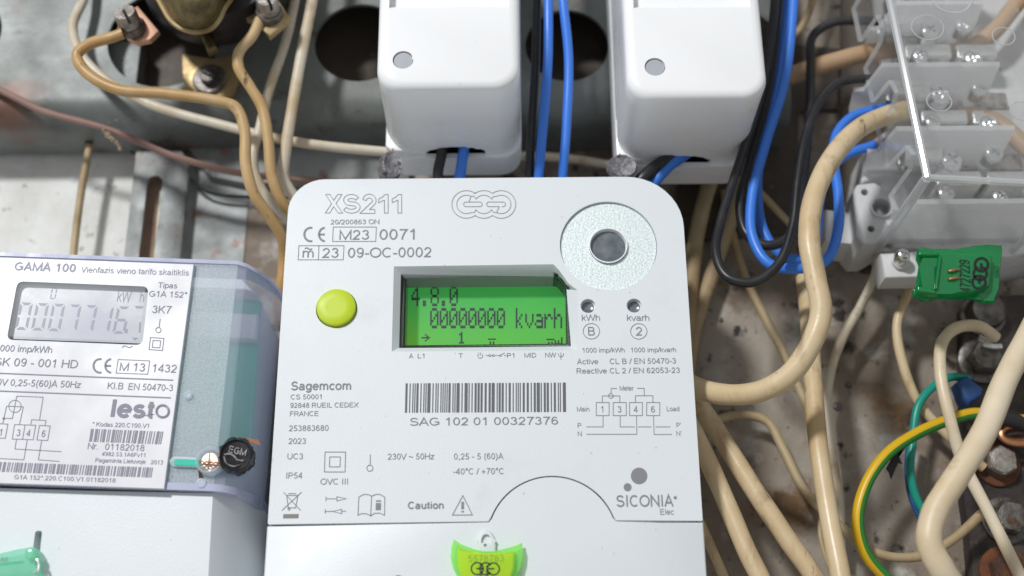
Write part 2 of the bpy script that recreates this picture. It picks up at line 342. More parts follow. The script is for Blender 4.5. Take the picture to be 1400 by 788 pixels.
# ------------------------------------------------------------------ materials
mat('white_abs', (.735, .775, .80), .40, col2=(.71, .75, .775), nscale=9, bump=.07, bscale=1400, col3=(.50, .49, .46), n3=520, lo3=.715, hi3=.75, layers=[((.66, .685, .69), 38, .60, .86, 1), ((.55, .53, .49), 210, .70, .80, .3)])
mat('white_gloss', (.93, .94, .95), .2, col2=(.90, .91, .92), nscale=14, bump=.03, bscale=300, col3=(.5, .48, .45), n3=420, lo3=.73, hi3=.76, layers=[((.80, .79, .77), 60, .62, .85, .4)])
mat('seam_dark', (.02, .02, .022), .6)
mat('print_grey', (.23, .235, .245), .6)
mat('print_dark', (.12, .12, .13), .6)
mat('seal_number', (.25, .38, .03), .5)
mat('ink_black', (.008, .012, .010), .5)
mat('print_brown', (.23, .21, .19), .6)
mat('lime', (.53, .67, .01), .42, col2=(.47, .61, .01), nscale=60, sss=.0)
mat('galva', (.80, .87, .87), .45, .35, col2=(.50, .58, .58), nscale=1500, lo=.42, hi=.72, detail=2, bump=.15, bscale=1200)
mat('lens_dark', (.10, .12, .14), .12, col2=(.20, .23, .25), nscale=140, coat=.6)
mat('black_gloss', (.008, .014, .010), .16, spec=.35)
mat('black_seal', (.010, .011, .013), .22, col2=(.02, .02, .024), nscale=200, bump=.1, bscale=400)
mat('recess_shade', (.008, .008, .008), .7)  # near-black for the shade inside openings and screw slots
mat('lcd_green', (.02, .30, .04), .4, col2=(.03, .34, .03), nscale=40, lo=.3, hi=.7, emis=(.02, .62, .045), es=.40)
def lcd_mat():
    nt = M['lcd_green'].node_tree; b = nt.nodes['Principled BSDF']; geo = nt.nodes.new('ShaderNodeNewGeometry'); sp = nt.nodes.new('ShaderNodeSeparateXYZ'); nt.links.new(geo.outputs['Position'], sp.inputs[0])
    z0 = U(660, 472, .053).z; z1 = U(660, 385, .053).z
    r = nt.nodes.new('ShaderNodeMapRange'); r.inputs[1].default_value = z0; r.inputs[2].default_value = z1; nt.links.new(sp.outputs[2], r.inputs[0])
    n = nt.nodes.new('ShaderNodeTexNoise'); n.inputs['Scale'].default_value = 90; nt.links.new(geo.outputs['Position'], n.inputs['Vector'])
    ad = nt.nodes.new('ShaderNodeMath'); ad.operation = 'MULTIPLY_ADD'; ad.inputs[1].default_value = .5; nt.links.new(n.outputs[0], ad.inputs[0]); nt.links.new(r.outputs[0], ad.inputs[2])
    c = nt.nodes.new('ShaderNodeValToRGB'); e = c.color_ramp.elements; e[0].position = .2; e[0].color = (.17, .62, .025, 1); e[1].position = 1.15; e[1].color = (.02, .45, .06, 1)
    nt.links.new(ad.outputs[0], c.inputs[0]); nt.links.new(c.outputs[0], b.inputs['Emission Color'])
lcd_mat()
mat('lcd_dot', (.010, .03, .035), .5)
mat('lcd_grey', (.36, .40, .375), .35, col2=(.43, .43, .50), nscale=25)
mat('seg_lavender', (.22, .205, .30), .5)
mat('label_white', (.72, .725, .755), .35, col2=(.69, .70, .73), nscale=25)
mat('print_lavender', (.36, .35, .44), .6)
mat('print_slate', (.25, .25, .31), .6)
mat('pcb', (.01, .50, .34), .5, col2=(.02, .60, .44), nscale=60)
mat('inner_white', (.85, .86, .88), .6)
mat('inner_grey', (.72, .74, .79), .6)
clear('window_clear', (.97, .98, .97), .03, .02)
clear('window_matt', (.97, .97, .98), .005, .30, .02, (.8, .78, .9))
clear('cover_frost', (.96, .985, .99), .02, .4, .60, (.86, .91, .96), speck=2600)
clear('cover_blue', (.95, .96, .99), .03, .2, .32, (.80, .81, .93))
mat('cover_edge', (.52, .54, .70), .3, col2=(.38, .41, .58), nscale=70)
clear('acrylic', (.985, .99, .99), .085, .025, .06, (.92, .93, .94), speck=400)
clear('rib_plastic', (.95, .955, .96), .05, .15, .62, (.95, .95, .955))
clear('acrylic_edge', (.90, .92, .92), .14, .12, .55, (.90, .91, .92))
mat('term_white', (.66, .655, .65), .45, col2=(.58, .575, .565), nscale=60, col3=(.3, .27, .24), n3=300, lo3=.72, hi3=.76)
mat('nickel', (.88, .88, .86), .32, 1, col2=(.74, .74, .72), nscale=300)
mat('chrome', (.92, .92, .92), .14, 1, col2=(.7, .7, .7), nscale=200)
mat('steel_old', (.24, .225, .21), .42, .9, col2=(.12, .10, .085), nscale=260, bump=.35, bscale=600, layers=[((.14, .06, .025), 130, .58, .72, 1)])
mat('steel_dark', (.20, .19, .18), .42, 1, col2=(.10, .085, .07), nscale=220, bump=.3, bscale=500)
mat('brass', (.27, .215, .105), .42, .95, col2=(.12, .095, .055), nscale=120, bump=.1)
mat('brass_bright', (.50, .40, .22), .45, .75, col2=(.36, .24, .11), nscale=90)
mat('copper', (.72, .33, .17), .38, .9, col2=(.45, .22, .12), nscale=200)
mat('copper_plate', (.70, .42, .30), .4, .8, col2=(.50, .30, .20), nscale=150)
mat('bakelite', (.012, .010, .011), .36, col2=(.03, .022, .022), nscale=40, bump=.12, bscale=200)
mat('beam_grey', (.21, .23, .22), .38, .15, col2=(.105, .11, .10), nscale=20, lo=.36, hi=.66, bump=.08, col3=(.16, .085, .06), n3=14, lo3=.54, hi3=.68, layers=[((.06, .05, .042), 60, .60, .74, 2.5), ((.40, .41, .385), 42, .66, .80, 1), ((.50, .48, .42), 420, .70, .74, 1)])
mat('rust', (.16, .055, .018), .85, col2=(.06, .035, .028), nscale=160, bump=.6, bscale=500)
mat('wall_paint', (.80, .81, .785), .85, col2=(.66, .66, .62), nscale=45, bump=.4, bscale=350, col3=(.30, .30, .28), n3=150, lo3=.62, hi3=.73, layers=[((.42, .31, .22), 28, .62, .78, .3), ((.20, .19, .17), 400, .66, .72, 1)])
mat('plate_grey', (.37, .325, .27), .55, .05, col2=(.21, .165, .125), nscale=16, lo=.38, hi=.60, bump=.35, bscale=300, col3=(.035, .026, .02), n3=95, lo3=.60, hi3=.68, layers=[((.15, .085, .035), 34, .56, .68, 1), ((.46, .44, .40), 60, .56, .70, 1), ((.05, .035, .025), 330, .62, .70, 1), ((.10, .07, .05), 22, .60, .74, .25)])
mat('bracket_grey', (.31, .33, .325), .5, .2, col2=(.20, .21, .20), nscale=40, bump=.15, col3=(.24, .13, .09), n3=70, lo3=.60, hi3=.70, layers=[((.11, .085, .07), 160, .60, .72, .3)])
mat('beige', (.68, .54, .34), .33, col2=(.52, .36, .18), nscale=26, lo=.44, hi=.70, bump=.12, bscale=240, layers=[((.24, .15, .08), 60, .60, .78, 1), ((.36, .25, .13), 150, .55, .75, .3), ((.10, .07, .05), 240, .645, .73, .35)])
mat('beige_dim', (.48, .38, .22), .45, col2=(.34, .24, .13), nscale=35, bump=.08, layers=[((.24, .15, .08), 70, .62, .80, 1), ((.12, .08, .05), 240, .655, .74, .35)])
mat('ivory', (.66, .60, .48), .4, col2=(.50, .38, .23), nscale=32, lo=.46, hi=.70, bump=.10, bscale=260, layers=[((.26, .15, .07), 60, .58, .74, 1), ((.10, .07, .05), 240, .64, .72, .35)])
mat('tan', (.47, .28, .10), .38, col2=(.58, .42, .22), nscale=22, lo=.42, hi=.62, bump=.10, bscale=260, layers=[((.20, .10, .04), 75, .60, .74, 1), ((.08, .05, .03), 260, .64, .72, .35)])
mat('brown_wire', (.30, .17, .09), .4, col2=(.40, .25, .14), nscale=24, bump=.05)
mat('pink_brown', (.25, .145, .125), .55, col2=(.32, .20, .16), nscale=40)
mat('blue_pvc', (.045, .21, .78), .33, col2=(.045, .21, .76), nscale=50, bump=.05, bscale=300)
mat('black_pvc', (.014, .014, .016), .34, col2=(.03, .028, .03), nscale=60)
mat('teal_pvc', (.01, .30, .22), .35)
mat('navy_tape', (.02, .07, .24), .4, col2=(.03, .10, .30), nscale=120, bump=.1)
mat('lead', (.24, .23, .245), .45, .5, col2=(.42, .41, .43), nscale=240, lo=.45, hi=.62, bump=.9, bscale=420, layers=[((.07, .06, .065), 320, .56, .66, 1)])
mat('tape_black', (.02, .02, .02), .5)
mat('mud', (.30, .24, .16), .9)
mat('pale_screw', (.86, .76, .68), .40, .5, col2=(.72, .58, .48), nscale=260)
mat('brown_back', (.30, .205, .15), .8, col2=(.22, .14, .10), nscale=90, bump=.3)
mat('term_grey', (.66, .66, .65), .45, col2=(.52, .515, .51), nscale=60, bump=.2, bscale=400, col3=(.16, .14, .12), n3=160, lo3=.64, hi3=.72)
mat('shade_brown', (.105, .085, .066), .55, .15, col2=(.06, .046, .036), nscale=30, lo=.38, hi=.64, bump=.3, bscale=300, layers=[((.15, .08, .035), 55, .60, .72, 1), ((.24, .22, .19), 120, .66, .76, 1)])  # dark base tone stands in for shade on panel and inside beam
mat('plug_grey', (.42, .45, .48), .4, col2=(.36, .38, .41), nscale=60)
mat('ivory_pale', (.76, .66, .49), .33, col2=(.62, .47, .28), nscale=22, lo=.44, hi=.70, bump=.10, bscale=240, layers=[((.34, .24, .14), 75, .62, .80, 1), ((.09, .06, .04), 260, .65, .72, .35)])
mat('tan_beige', (.48, .32, .19), .42, col2=(.42, .26, .14), nscale=30, bump=.06)
mat('bar_rusty', (.085, .068, .06), .55, .35, col2=(.04, .032, .03), nscale=60, bump=.5, bscale=300, col3=(.22, .075, .02), n3=45, lo3=.56, hi3=.66, layers=[((.20, .17, .15), 120, .62, .74, 1)])
mat('steel_worn', (.46, .43, .39), .42, .85, col2=(.24, .20, .17), nscale=300, bump=.4, bscale=600, layers=[((.16, .07, .03), 150, .60, .72, 1)])
def seal_mat(name, c, alpha, hz):
    clear(name, c, .07, .12, alpha, hz)
seal_mat('seal_green', (.05, .62, .25), .62, (.02, .50, .17))
seal_mat('seal_teal', (.72, .98, .88), .50, (.52, .93, .76))
seal_mat('seal_lime', (.93, 1.0, .22), .60, (.86, 1.0, .05))
seal_mat('seal_lime_edge', (.66, 1.0, .50), .5, (.55, 1.0, .36))
# green / yellow earth-wire insulation: two coloured halves along the wire
def gy_mat():
    mt = bpy.data.materials.new('green_yellow'); mt.use_nodes = True; nt = mt.node_tree; b = nt.nodes['Principled BSDF']; b.inputs['Roughness'].default_value = .38
    uv = nt.nodes.new('ShaderNodeUVMap'); sx = nt.nodes.new('ShaderNodeSeparateXYZ'); nt.links.new(uv.outputs[0], sx.inputs[0])
    ad = nt.nodes.new('ShaderNodeMath'); ad.operation = 'MULTIPLY_ADD'; ad.inputs[1].default_value = .012; nt.links.new(sx.outputs[1], ad.inputs[0]); of = nt.nodes.new('ShaderNodeMath'); of.operation = 'ADD'; of.inputs[1].default_value = .38; nt.links.new(sx.outputs[0], of.inputs[0]); nt.links.new(of.outputs[0], ad.inputs[2])
    fr = nt.nodes.new('ShaderNodeMath'); fr.operation = 'FRACT'; nt.links.new(ad.outputs[0], fr.inputs[0])
    r = nt.nodes.new('ShaderNodeValToRGB'); r.color_ramp.interpolation = 'CONSTANT'
    e = r.color_ramp.elements; e[0].color = (.03, .22, .03, 1); e[1].position = .46; e[1].color = (.72, .44, .01, 1)
    e2 = r.color_ramp.elements.new(.93); e2.color = (.03, .22, .03, 1)
    nt.links.new(fr.outputs[0], r.inputs[0]); nt.links.new(r.outputs[0], b.inputs['Base Color']); M['green_yellow'] = mt
gy_mat()
def lathe_obj(name, c, ax, prof, mt, parent, n=24, smooth=35, spin=0, ring=False): return bm_obj(name, lathe(bmesh.new(), c, ax, prof, n, 0, spin, ring), mt, parent, smooth)

# ================================================================== SETTING
wl = bmesh.new(); box(wl, -.75, .75, .0, .05, .85, 2.1)
structure(bm_obj('wall', wl, 'wall_paint', origin=Vector((0, .02, .85)), smooth=0))
a = U(258, 190, .003); pl = bmesh.new(); box(pl, a.x, .7, -.003, -.0002, .9, U(700, -200, .003).z)
bp = structure(bm_obj('back_panel', pl, 'plate_grey', origin=Vector((.2, 0, .9)), smooth=0))
bm = pprism([(925, -120), (1085, -120), (1085, 62), (1148, 66), (1146, 150), (1090, 152), (1090, 250), (1150, 250), (1150, -120), (1345, -120), (1345, 392), (1180, 372), (1100, 318), (925, 330)], .0031, .0050, .0004, 1)  # dark sheet added for the shade on the panel behind the wires
tag(bm_obj('shade_plate', bm, 'shade_brown'), 'added dark brown cut-out plate standing in for shade behind the looped wires and terminal block', 'shade plate')
# small pits and a sunken rivet on the panel
for (u, v, r) in ((1145, 556, 6), (985, 438, 3), (1160, 527, 4)):
    lathe_obj('rivet', U(u, v, .003), (0, -1, 0), [(r*PX(u, v, .003)*1.2, -.0005), (r*PX(u, v, .003), .0006), (0, .001)], 'steel_dark', bp, 12)

# perforated beam across the top
zt = U(300, -260, .03).z; zf = U(300, 128, .03).z; x0 = U(-260, 100, .03).x; x1 = U(1075, 60, .03).x
prof = [(.004, zt), (.030, zt), (.030, zf)]
for i in range(1, 9):
    a = math.radians(90*i/8); prof.append((.030-.011+.011*math.cos(a), zf-.011*math.sin(a)))
prof += [(.004, zf-.011)]
th_ = .0016
inn = [(.0045, zt), (.030-th_, zt), (.030-th_, zf)]
for i in range(1, 9):
    a = math.radians(90*i/8); inn.append((.019+(.011-th_)*math.cos(a), zf-(.011-th_)*math.sin(a)))
inn += [(.0045, zf-.011+th_)]
loop = prof+inn[::-1]
bm = bmesh.new()
add_prism(bm, [Vector((x0, -d, z)) for d, z in loop], [Vector((x1, -d, z)) for d, z in loop])
beam = thing('steel_beam', 'grey perforated sheet steel beam running behind the white enclosures', 'beam', Vector(((x0+x1)/2, -.015, zf-.011)))
shell = bm_obj('channel', bm, 'beam_grey', beam)
for (u, v, ru) in ((492, 58, 62), (775, 62, 57), (225, 52, 78), (-60, 45, 62), (1010, 62, 57)):
    c = U(u, v, .030); r = ru*PX(u, v, .03); cut = bmesh.new()
    prism(circ(c, r, 40), .026, .036, bm=cut); boolean(shell, cut)
# inner web seen through the holes, its dark colour standing for shade inside the beam
bm = bmesh.new(); box(bm, x0+.001, x1-.001, -.0075, -.0045, zf-.008, zt-.001); bm_obj('inner_web', bm, 'shade_brown', beam, smooth=0)
bm = bmesh.new(); c = U(150, 60, .02); c2 = U(192, 60, .02); box(bm, c.x, c2.x, -.020, -.0078, zf-.006, zf+.03); bm_obj('inner_tab', bm, 'bracket_grey', beam, smooth=0)

# slotted bracket between wall and panel
L0 = U(186, 210, .012); R0 = U(247, 215, .012); zb = U(200, 420, .012).z; ztop = U(210, 207, .012).z
bk = thing('slotted_bracket', 'grey slotted steel bracket beside the pale wall, above the clear meter cover', 'bracket', Vector((L0.x, -.006, zb)))
bm = bmesh.new(); R1 = U(272, 230, .004)
zl = [Vector((L0.x, -.012, 0)), Vector((R0.x, -.012, 0)), Vector((R0.x+.003, -.010, 0)), Vector((R1.x, -.0035, 0)), Vector((R1.x+.02, -.0035, 0))]
lo = zl+[Vector((p.x, p.y+.0017, 0)) for p in zl[::-1]]
add_prism(bm, [Vector((p.x, p.y, ztop-(0.004 if p.x > R0.x+.001 else 0))) for p in lo], [Vector((p.x, p.y, zb)) for p in lo])
fl = bm_obj('flange', bm, 'bracket_grey', bk, smooth=20)
s0 = U(202, 340, .012); s1 = U(224, 240, .012); cut = bmesh.new()
xm = (U(201, 250, .012).x+U(222, 250, .012).x)/2; hw = 10.5*PX(210, 250, .012)
prism(rrect(xm-hw, xm+hw, zb-.02, s1.z+.0, hw*.98), .009, .016, bm=cut); boolean(fl, cut)
bm = pprism([(190, 214), (240, 217), (236, 420), (176, 420)], .0045, .0062); bm_obj('rusty_backing', bm, 'brown_back', bk, smooth=0)
# bent ledge above it, running right
lg = bmesh.new(); pts = [(178, 208), (215, 216), (250, 236), (282, 262), (345, 270), (520, 268)]
tube(lg, [U(u, v, .008) for u, v in pts], .0006, n=8, per=4); tag(bm_obj('edge_line', lg, 'bakelite'), 'thin dark line along the edge of the sheet steel above the slotted bracket', 'trim')  # thin dark tube drawn along the bent edge of the sheet
lg = bmesh.new(); pts = [(182, 186), (245, 192), (262, 205), (283, 240), (330, 250), (560, 252), (560, 195), (270, 182)]
pprism(pts, .0035, .0075, .0006, 2, bm=lg); tag(bm_obj('folded_sheet', lg, 'bracket_grey'), 'folded grey sheet metal lip under the perforated beam', 'sheet metal')

# ================================================================== MAIN METER
DF = .065
XL, XR = U(393.4, 293, DF).x, U(950, 545, DF).x; ZT = U(660, 243.6, DF).z; ZS = U(500, 717, DF).z
ZBOT = U(500, 1010, DF).z
meter = thing('electricity_meter', 'large white electricity meter with green lit display and yellow-green button', 'meter', Vector(((XL+XR)/2, -.03, ZBOT)))
P1, P2, P3 = U(669.4, 716.6, DF), U(755, 651.5, DF), U(841, 713.4, DF)
P1.z = P3.z = ZS
hx = (P3.x-P1.x)/2; sg = P2.z-ZS; R = (hx*hx+sg*sg)/(2*sg); ccx = (P1.x+P3.x)/2; ccz = P2.z-R
aa = math.acos((ZS-ccz)/R) if abs((ZS-ccz)/R) < 1 else math.pi/2
def arch(off):
    r_ = R+off; z0 = ZS+off; q = math.acos(max(-1, min(1, (z0-ccz)/r_)))
    return [Vector((ccx+r_*math.sin(t), 0, ccz+r_*math.cos(t))) for t in [q-2*q*i/30 for i in range(31)]]   # right foot -> left foot
g = .00022
top = rrect(XL, XR, ZS+g, ZT, .0118, .0185, .0004, .0004, n=10)
# split: rrect goes TR corner, BR corner, BL corner, TL corner (clockwise)
n1 = 11
upper = top[:2*n1]+arch(g)+top[2*n1:]
bm = prism(upper, .012, DF, .0019, 4)
front = bm_obj('front_cover', bm, 'white_abs', meter)
zb0 = ZBOT; lowr = [Vector((XL-.0002, 0, ZS-g))]+arch(-g)[::-1]+[Vector((XR+.0002, 0, ZS-g)), Vector((XR+.0002, 0, zb0)), Vector((XL-.0002, 0, zb0))]
bm = prism(lowr, .012, DF-.0001, .0005, 2)
lower = bm_obj('terminal_cover', bm, 'white_abs', meter)
bm = prism(rrect(XL+.001, XR-.001, zb0+.001, ZT-.0012, .0113, .018, .001, .001), .004, DF-.0025); 
core = bm_obj('housing', bm, 'seam_dark', meter)
# openings -----------------------------------------------------------
DI = .0612
outer = [(538.5, 364.5), (756, 361.5), (763, 368), (776, 386), (789.5, 397), (790.5, 479), (535.5, 481)]
inner = [(553, 380.5), (757, 378.5), (763, 379.5), (772.5, 390), (774.5, 396), (775.5, 471), (551, 473.5)]
def funnel():
    bm = bmesh.new()
    O = poly(outer, DF); I = poly(inner, DI); n = len(O)
    O2 = [o+(o-Vector((i.x, i.y, i.z)))*.12 for o, i in zip(O, I)]
    B = [Vector((i.x, -.048, i.z)) for i in I]
    l0 = [bm.verts.new(p) for p in O2]; l1 = [bm.verts.new(p) for p in I]; l2 = [bm.verts.new(p) for p in B]
    bm.faces.new(l0); bm.faces.new(l2[::-1])
    for A, C in ((l0, l1), (l1, l2)):
        for i in range(n): bm.faces.new((A[i], A[(i+1) % n], C[(i+1) % n], C[i]))
    return bm
boolean(front, funnel()); boolean(core, funnel(), ['seam_dark'])
pc = U(832, 335.5, DF); pr_ = 66.5*PX(832, 335, DF)
def cylcut(c, r, d0, d1=.07, n=48): return prism(circ(c, r, n), d0, d1, bm=bmesh.new())
boolean(front, cylcut(pc, pr_, DF-.0016, n=72))
bc = U(460, 422, DF); br_ = 28.2*PX(460, 422, DF)
boolean(front, cylcut(bc, br_, .055)); boolean(core, cylcut(bc, br_, .055), ['seam_dark'])
leds = [U(804, 418.5, DF), U(867, 418, DF)]; lr = 10.3*PX(830, 418, DF)
for c in leds:
    boolean(front, cylcut(c, lr, .0575, n=28)); boolean(core, cylcut(c, lr, .0575, n=28), ['seam_dark'])
# optical port
port = bm_obj('optical_port_plate', lathe(bmesh.new(), Vector((pc.x, -(DF-.0016), pc.z)), (0, -1, 0), [(pr_*.992, 0), (pr_*.992, .0004), (pr_*.985, .0006), (pr_*.40, .0006), (pr_*.40, 0)], 72, ring=True), 'galva', meter)
boolean(front, cylcut(Vector((pc.x-.0001, 0, pc.z)), pr_*.385, DF-.0022, n=40), ['seam_dark'])
lc = Vector((pc.x-.0001, -(DF-.0021), pc.z))
bm_obj('optical_port_lens', lathe(bmesh.new(), lc, (0, -1, 0), [(pr_*.38, 0), (pr_*.38, .0005), (pr_*.34, .0004), (0, .0001)], 40), 'lens_dark', port)
bm_obj('lens_rim', lathe(bmesh.new(), lc, (0, -1, 0), [(pr_*.378, .0004), (pr_*.396, .0022), (pr_*.375, .0022), (pr_*.362, .0004)], 40, ring=True), 'white_gloss', port)
# button
bm_obj('push_button', lathe(bmesh.new(), Vector((bc.x, -.056, bc.z)), (0, -1, 0), [(br_*.955, 0), (br_*.955, .0098), (br_*.93, .0104), (br_*.88, .0106), (br_*.45, .0106), (0, .0106)], 48), 'lime', meter)
for c in leds:
    lens = bm_obj('indicator_lens', lathe(bmesh.new(), Vector((c.x, -.0576, c.z)), (0, -1, 0), [(lr*.97, 0), (lr*.97, .0054), (lr*.8, .0056), (0, .0048)], 28), 'lens_dark', meter)
    bm_obj('lens_rim', lathe(bmesh.new(), Vector((c.x, -.0576, c.z)), (0, -1, 0), [(lr*.96, .0054), (lr*.96, .0060), (lr*.84, .0060), (lr*.84, .0054)], 28, ring=True), 'nickel', lens)
# display
DL = .0535
I = poly(inner, DI-.0003)
bm = bmesh.new(); I2 = [Vector((p.x, -.0522, p.z)) for p in I]
cen = sum(I, Vector())/len(I)
ins = lambda p, k: Vector((cen.x+(p.x-cen.x)*k, p.y, cen.z+(p.z-cen.z)*k))
lo_ = [[ins(p, .999) for p in I], [ins(p, .999) for p in I2], [ins(p, .985) for p in I2], [ins(p, .985) for p in I]]
vv = [[bm.verts.new(p) for p in l] for l in lo_]
for k in range(4):
    A, B = vv[k], vv[(k+1) % 4]
    for i in range(len(I)): bm.faces.new((A[i], A[(i+1) % len(I)], B[(i+1) % len(I)], B[i]))
disp = bm_obj('display_frame', bm, 'black_gloss', meter, smooth=0)
bm = prism([ins(p, .99) for p in I2], .0515, DL-.0005); lcd = bm_obj('display_panel', bm, 'lcd_green', meter, smooth=0); lcd['label'] = 'green backlit display panel'
DLC = DL-.0005
bm = prism([ins(p, .983) for p in I], DI-.0016, DI-.0006); bm_obj('display_window', bm, 'window_clear', meter, smooth=0)
F5 = {'4': "00010 00110 01010 10010 11111 00010 00010", '8': "01110 10001 10001 01110 10001 10001 01110", '0': "01110 10001 10011 10101 11001 10001 01110",
 '.': "00000 00000 00000 00000 00000 01100 01100", 'k': "10000 10000 10010 10100 11000 10100 10010", 'v': "00000 00000 10001 10001 10001 01010 00100",
 'a': "00000 00000 01110 00001 01111 10001 01111", 'r': "00000 00000 10110 11001 10000 10000 10000", 'h': "10000 10000 10110 11001 10001 10001 10001", ' ': "00000 00000 00000 00000 00000 00000 00000",
 '1': "00100 01100 00100 00100 00100 00100 01110", '>': "00000 00100 00010 11111 00010 00100 00000", '=': "00000 00000 00000 11111 00000 01010 01010", 'w': "00000 00000 00001 00001 10101 10101 11111"}
lp = Print(DLC, 0, .00006)
def dots(st, u0, v0, pu=13.0, du=2.3, dv=4.0, rows=7):
    bm = bmesh.new()
    for ci, ch in enumerate(st):
        for r_, row in enumerate(F5[ch].split()[:rows]):
            for c_, b_ in enumerate(row):
                if b_ == '1':
                    x = u0+ci*pu+c_*du; y = v0+r_*dv
                    bm.faces.new([bm.verts.new(U(p, q, lp.d)) for p, q in ((x, y), (x, y+dv*.97), (x+du*1.04, y+dv*.97), (x+du*1.04, y))])
    bm_obj('display_characters', bm, 'lcd_dot', lcd, smooth=0, recalc=False)
dots('4.8.0', 562.5, 391); dots('00000000 kvarh', 588, 421.3); dots('>', 576, 455, du=2.4, dv=2.0); dots('1', 625, 454, du=2.4, dv=2.3); dots('=', 667, 457, du=2.2, dv=2.0); dots('=w', 747, 457, du=2.2, dv=2.1, pu=11)
# ---- printing on the cover
pf = Print(DF)
T = lambda *a_, **k: pf.text(front, 'print_grey', *a_, **k)
def outl(ch, x, w_, hw=.105):
    f2 = lambda p: (x+p[0]*w_, 291.4-p[1]*25.4)
    if ch == 'X': P = [(0, 0), (.36, .51), (.02, 1), (.27, 1), (.48, .68), (.70, 1), (.95, 1), (.61, .51), (1, 0), (.74, 0), (.48, .35), (.25, 0), (0, 0)]
    elif ch == '1': P = [(.50, 0), (.50, .70), (.16, .56), (.16, .76), (.38, .86), (.54, 1), (.72, 1), (.72, 0), (.50, 0)]
    else:
        L, _ = ribbon({'S': [(a_, b_*.90+.05) for a_, b_ in _S], '2': [(a_*1.15, b_*.94+.03) for a_, b_ in FONT['2'][1][0]]}[ch], hw); P = [p for p, q in L]+[q for p, q in L[::-1]]; P.append(P[0])
    return [f2(p) for p in P]
Lf0 = [outl('X', 444.6, 24), outl('S', 468.5, 26), outl('2', 495, 23), outl('1', 514, 23), outl('1', 532.5, 23)]
pf.lines(front, 'print_grey', Lf0, .85, name='outlined_lettering')
T('20/200863 ON', 451.6, 307, 518.4, 6.6)
ce_mark(pf, front, 'print_grey', 416, 446, 311.4, 330, 2.7)
Lf = lambda polys, w_=.9: pf.lines(front, 'print_grey', polys, w_)
rect = lambda x0_, x1_, y0_, y1_, sk=0: [(x0_+sk, y0_), (x1_+sk, y0_), (x1_, y1_), (x0_, y1_), (x0_+sk, y0_)]
Lf([rect(454.6, 513.6, 310.5, 330.2, .9)]); T('M23', 463.8, 328, 504.3, 13.6); T('0071', 518.6, 328, 566.5, 14.8)
Lf([rect(407.6, 469.2, 336, 355.3, 1.0), [(436, 336), (435.2, 355.3)]]); T('m', 413.3, 352.2, 428.6, 13.2); T('~', 416, 345.5, 427, 13); T('23', 439.5, 352.6, 462.6, 13.6); T('09-OC-0002', 475.4, 352.6, 589.3, 14)
# three-ring emblem
c1, c2, c3, cy_ = 637.6, 661.4, 685.3, 279.6
k = 19.8
q_ = math.degrees(math.acos(11.9/k))
ol = arc(c1, cy_, k, q_, 360-q_, 30, 18.9)+arc(c2, cy_, k, 180+q_, 360-q_, 12, 18.9)+arc(c3, cy_, k, 180+q_, 540-q_, 30, 18.9)+arc(c2, cy_, k, q_, 180-q_, 12, 18.9)
Lf([ol+[ol[0]], arc(c1, cy_, 13.2, 62, 298, 22, 12.6)+[(648.5, 290.5)]+arc(c2, cy_, 13.2, 215, 325, 10, 12.6)+[(674.5, 290.5)]+[(679, 291), (682.5, 282.6), (669, 282.6)]+arc(668.5, 279.5, 3.2, 270, 90, 6)+[(688, 276.4)]+arc(688, 279.5, 3.2, 90, -90, 6)+[(686, 283)],
    arc(c3, cy_, 13.2, -120, 118, 22, 12.6)+[(674.5, 268.8)]+arc(c2, cy_, 13.2, 35, 145, 10, 12.6)+[(648.5, 268.8), (644.2, 268), (641, 276.4), (637, 276.4)]+arc(637, 279.5, 3.2, 90, 270, 6)+[(656, 282.6)]+arc(656, 279.5, 3.2, 270, 450, 6)+[(641, 276.4)]], .85)
# indicator texts
T('kWh', 795.5, 438.8, 820.4, 8.4); T('kvarh', 857.3, 438.8, 887.9, 8.4)
Lf([arc(808.5, 453, 11.2, 0, 360, 30, 10.6), arc(873.3, 453.2, 11.2, 0, 360, 30, 10.6)]); T('B', 804.2, 458.8, 813.4, 11.6); T('2', 868.9, 458.9, 877.9, 11.6)
T('1000 imp/kWh', 796.4, 482.3, 854.1, 6.4); T('1000 imp/kvarh', 862.7, 481.9, 924.3, 6.4)
T('Active', 789, 498.2, 818, 7.3); T('CL B / EN 50470-3', 833.7, 497.9, 924.3, 7.3); T('Reactive', 788.4, 511, 829.8, 7.3); T('CL 2 / EN 62053-23', 833.7, 510.7, 929.6, 7.3)
# symbols under the display
T('A', 559, 490, 565, 6.2); T('L1', 571, 490, 580, 6.2); T('T', 627, 489.6, 632.5, 6.2); T('P1', 693, 489.3, 703, 6.2); T('MID', 717, 489, 733, 6.2); T('NW', 745.5, 488.7, 760, 6.2)
Lf([arc(656.5, 486.5, 3.4, 130, 410, 12), [(656.5, 481.8), (656.5, 486.2)], [(664, 486.3), (668, 486.3)], arc(669.5, 486.3, 1.4, 0, 360, 8), [(671, 486.3), (673, 486.3)], arc(674.5, 486.3, 1.4, 0, 360, 8), [(676, 486.3), (679, 486.3)],
    [(679.5, 486.3), (683, 486.3)], arc(684, 486.3, 1.2, 0, 360, 8), [(685, 485.5), (690, 482.5)], [(689, 486.3), (692, 486.3)], [(766.8, 482), (766.8, 492)], arc(766.8, 483, 3.8, 180, 360, 8, 5)], .8)
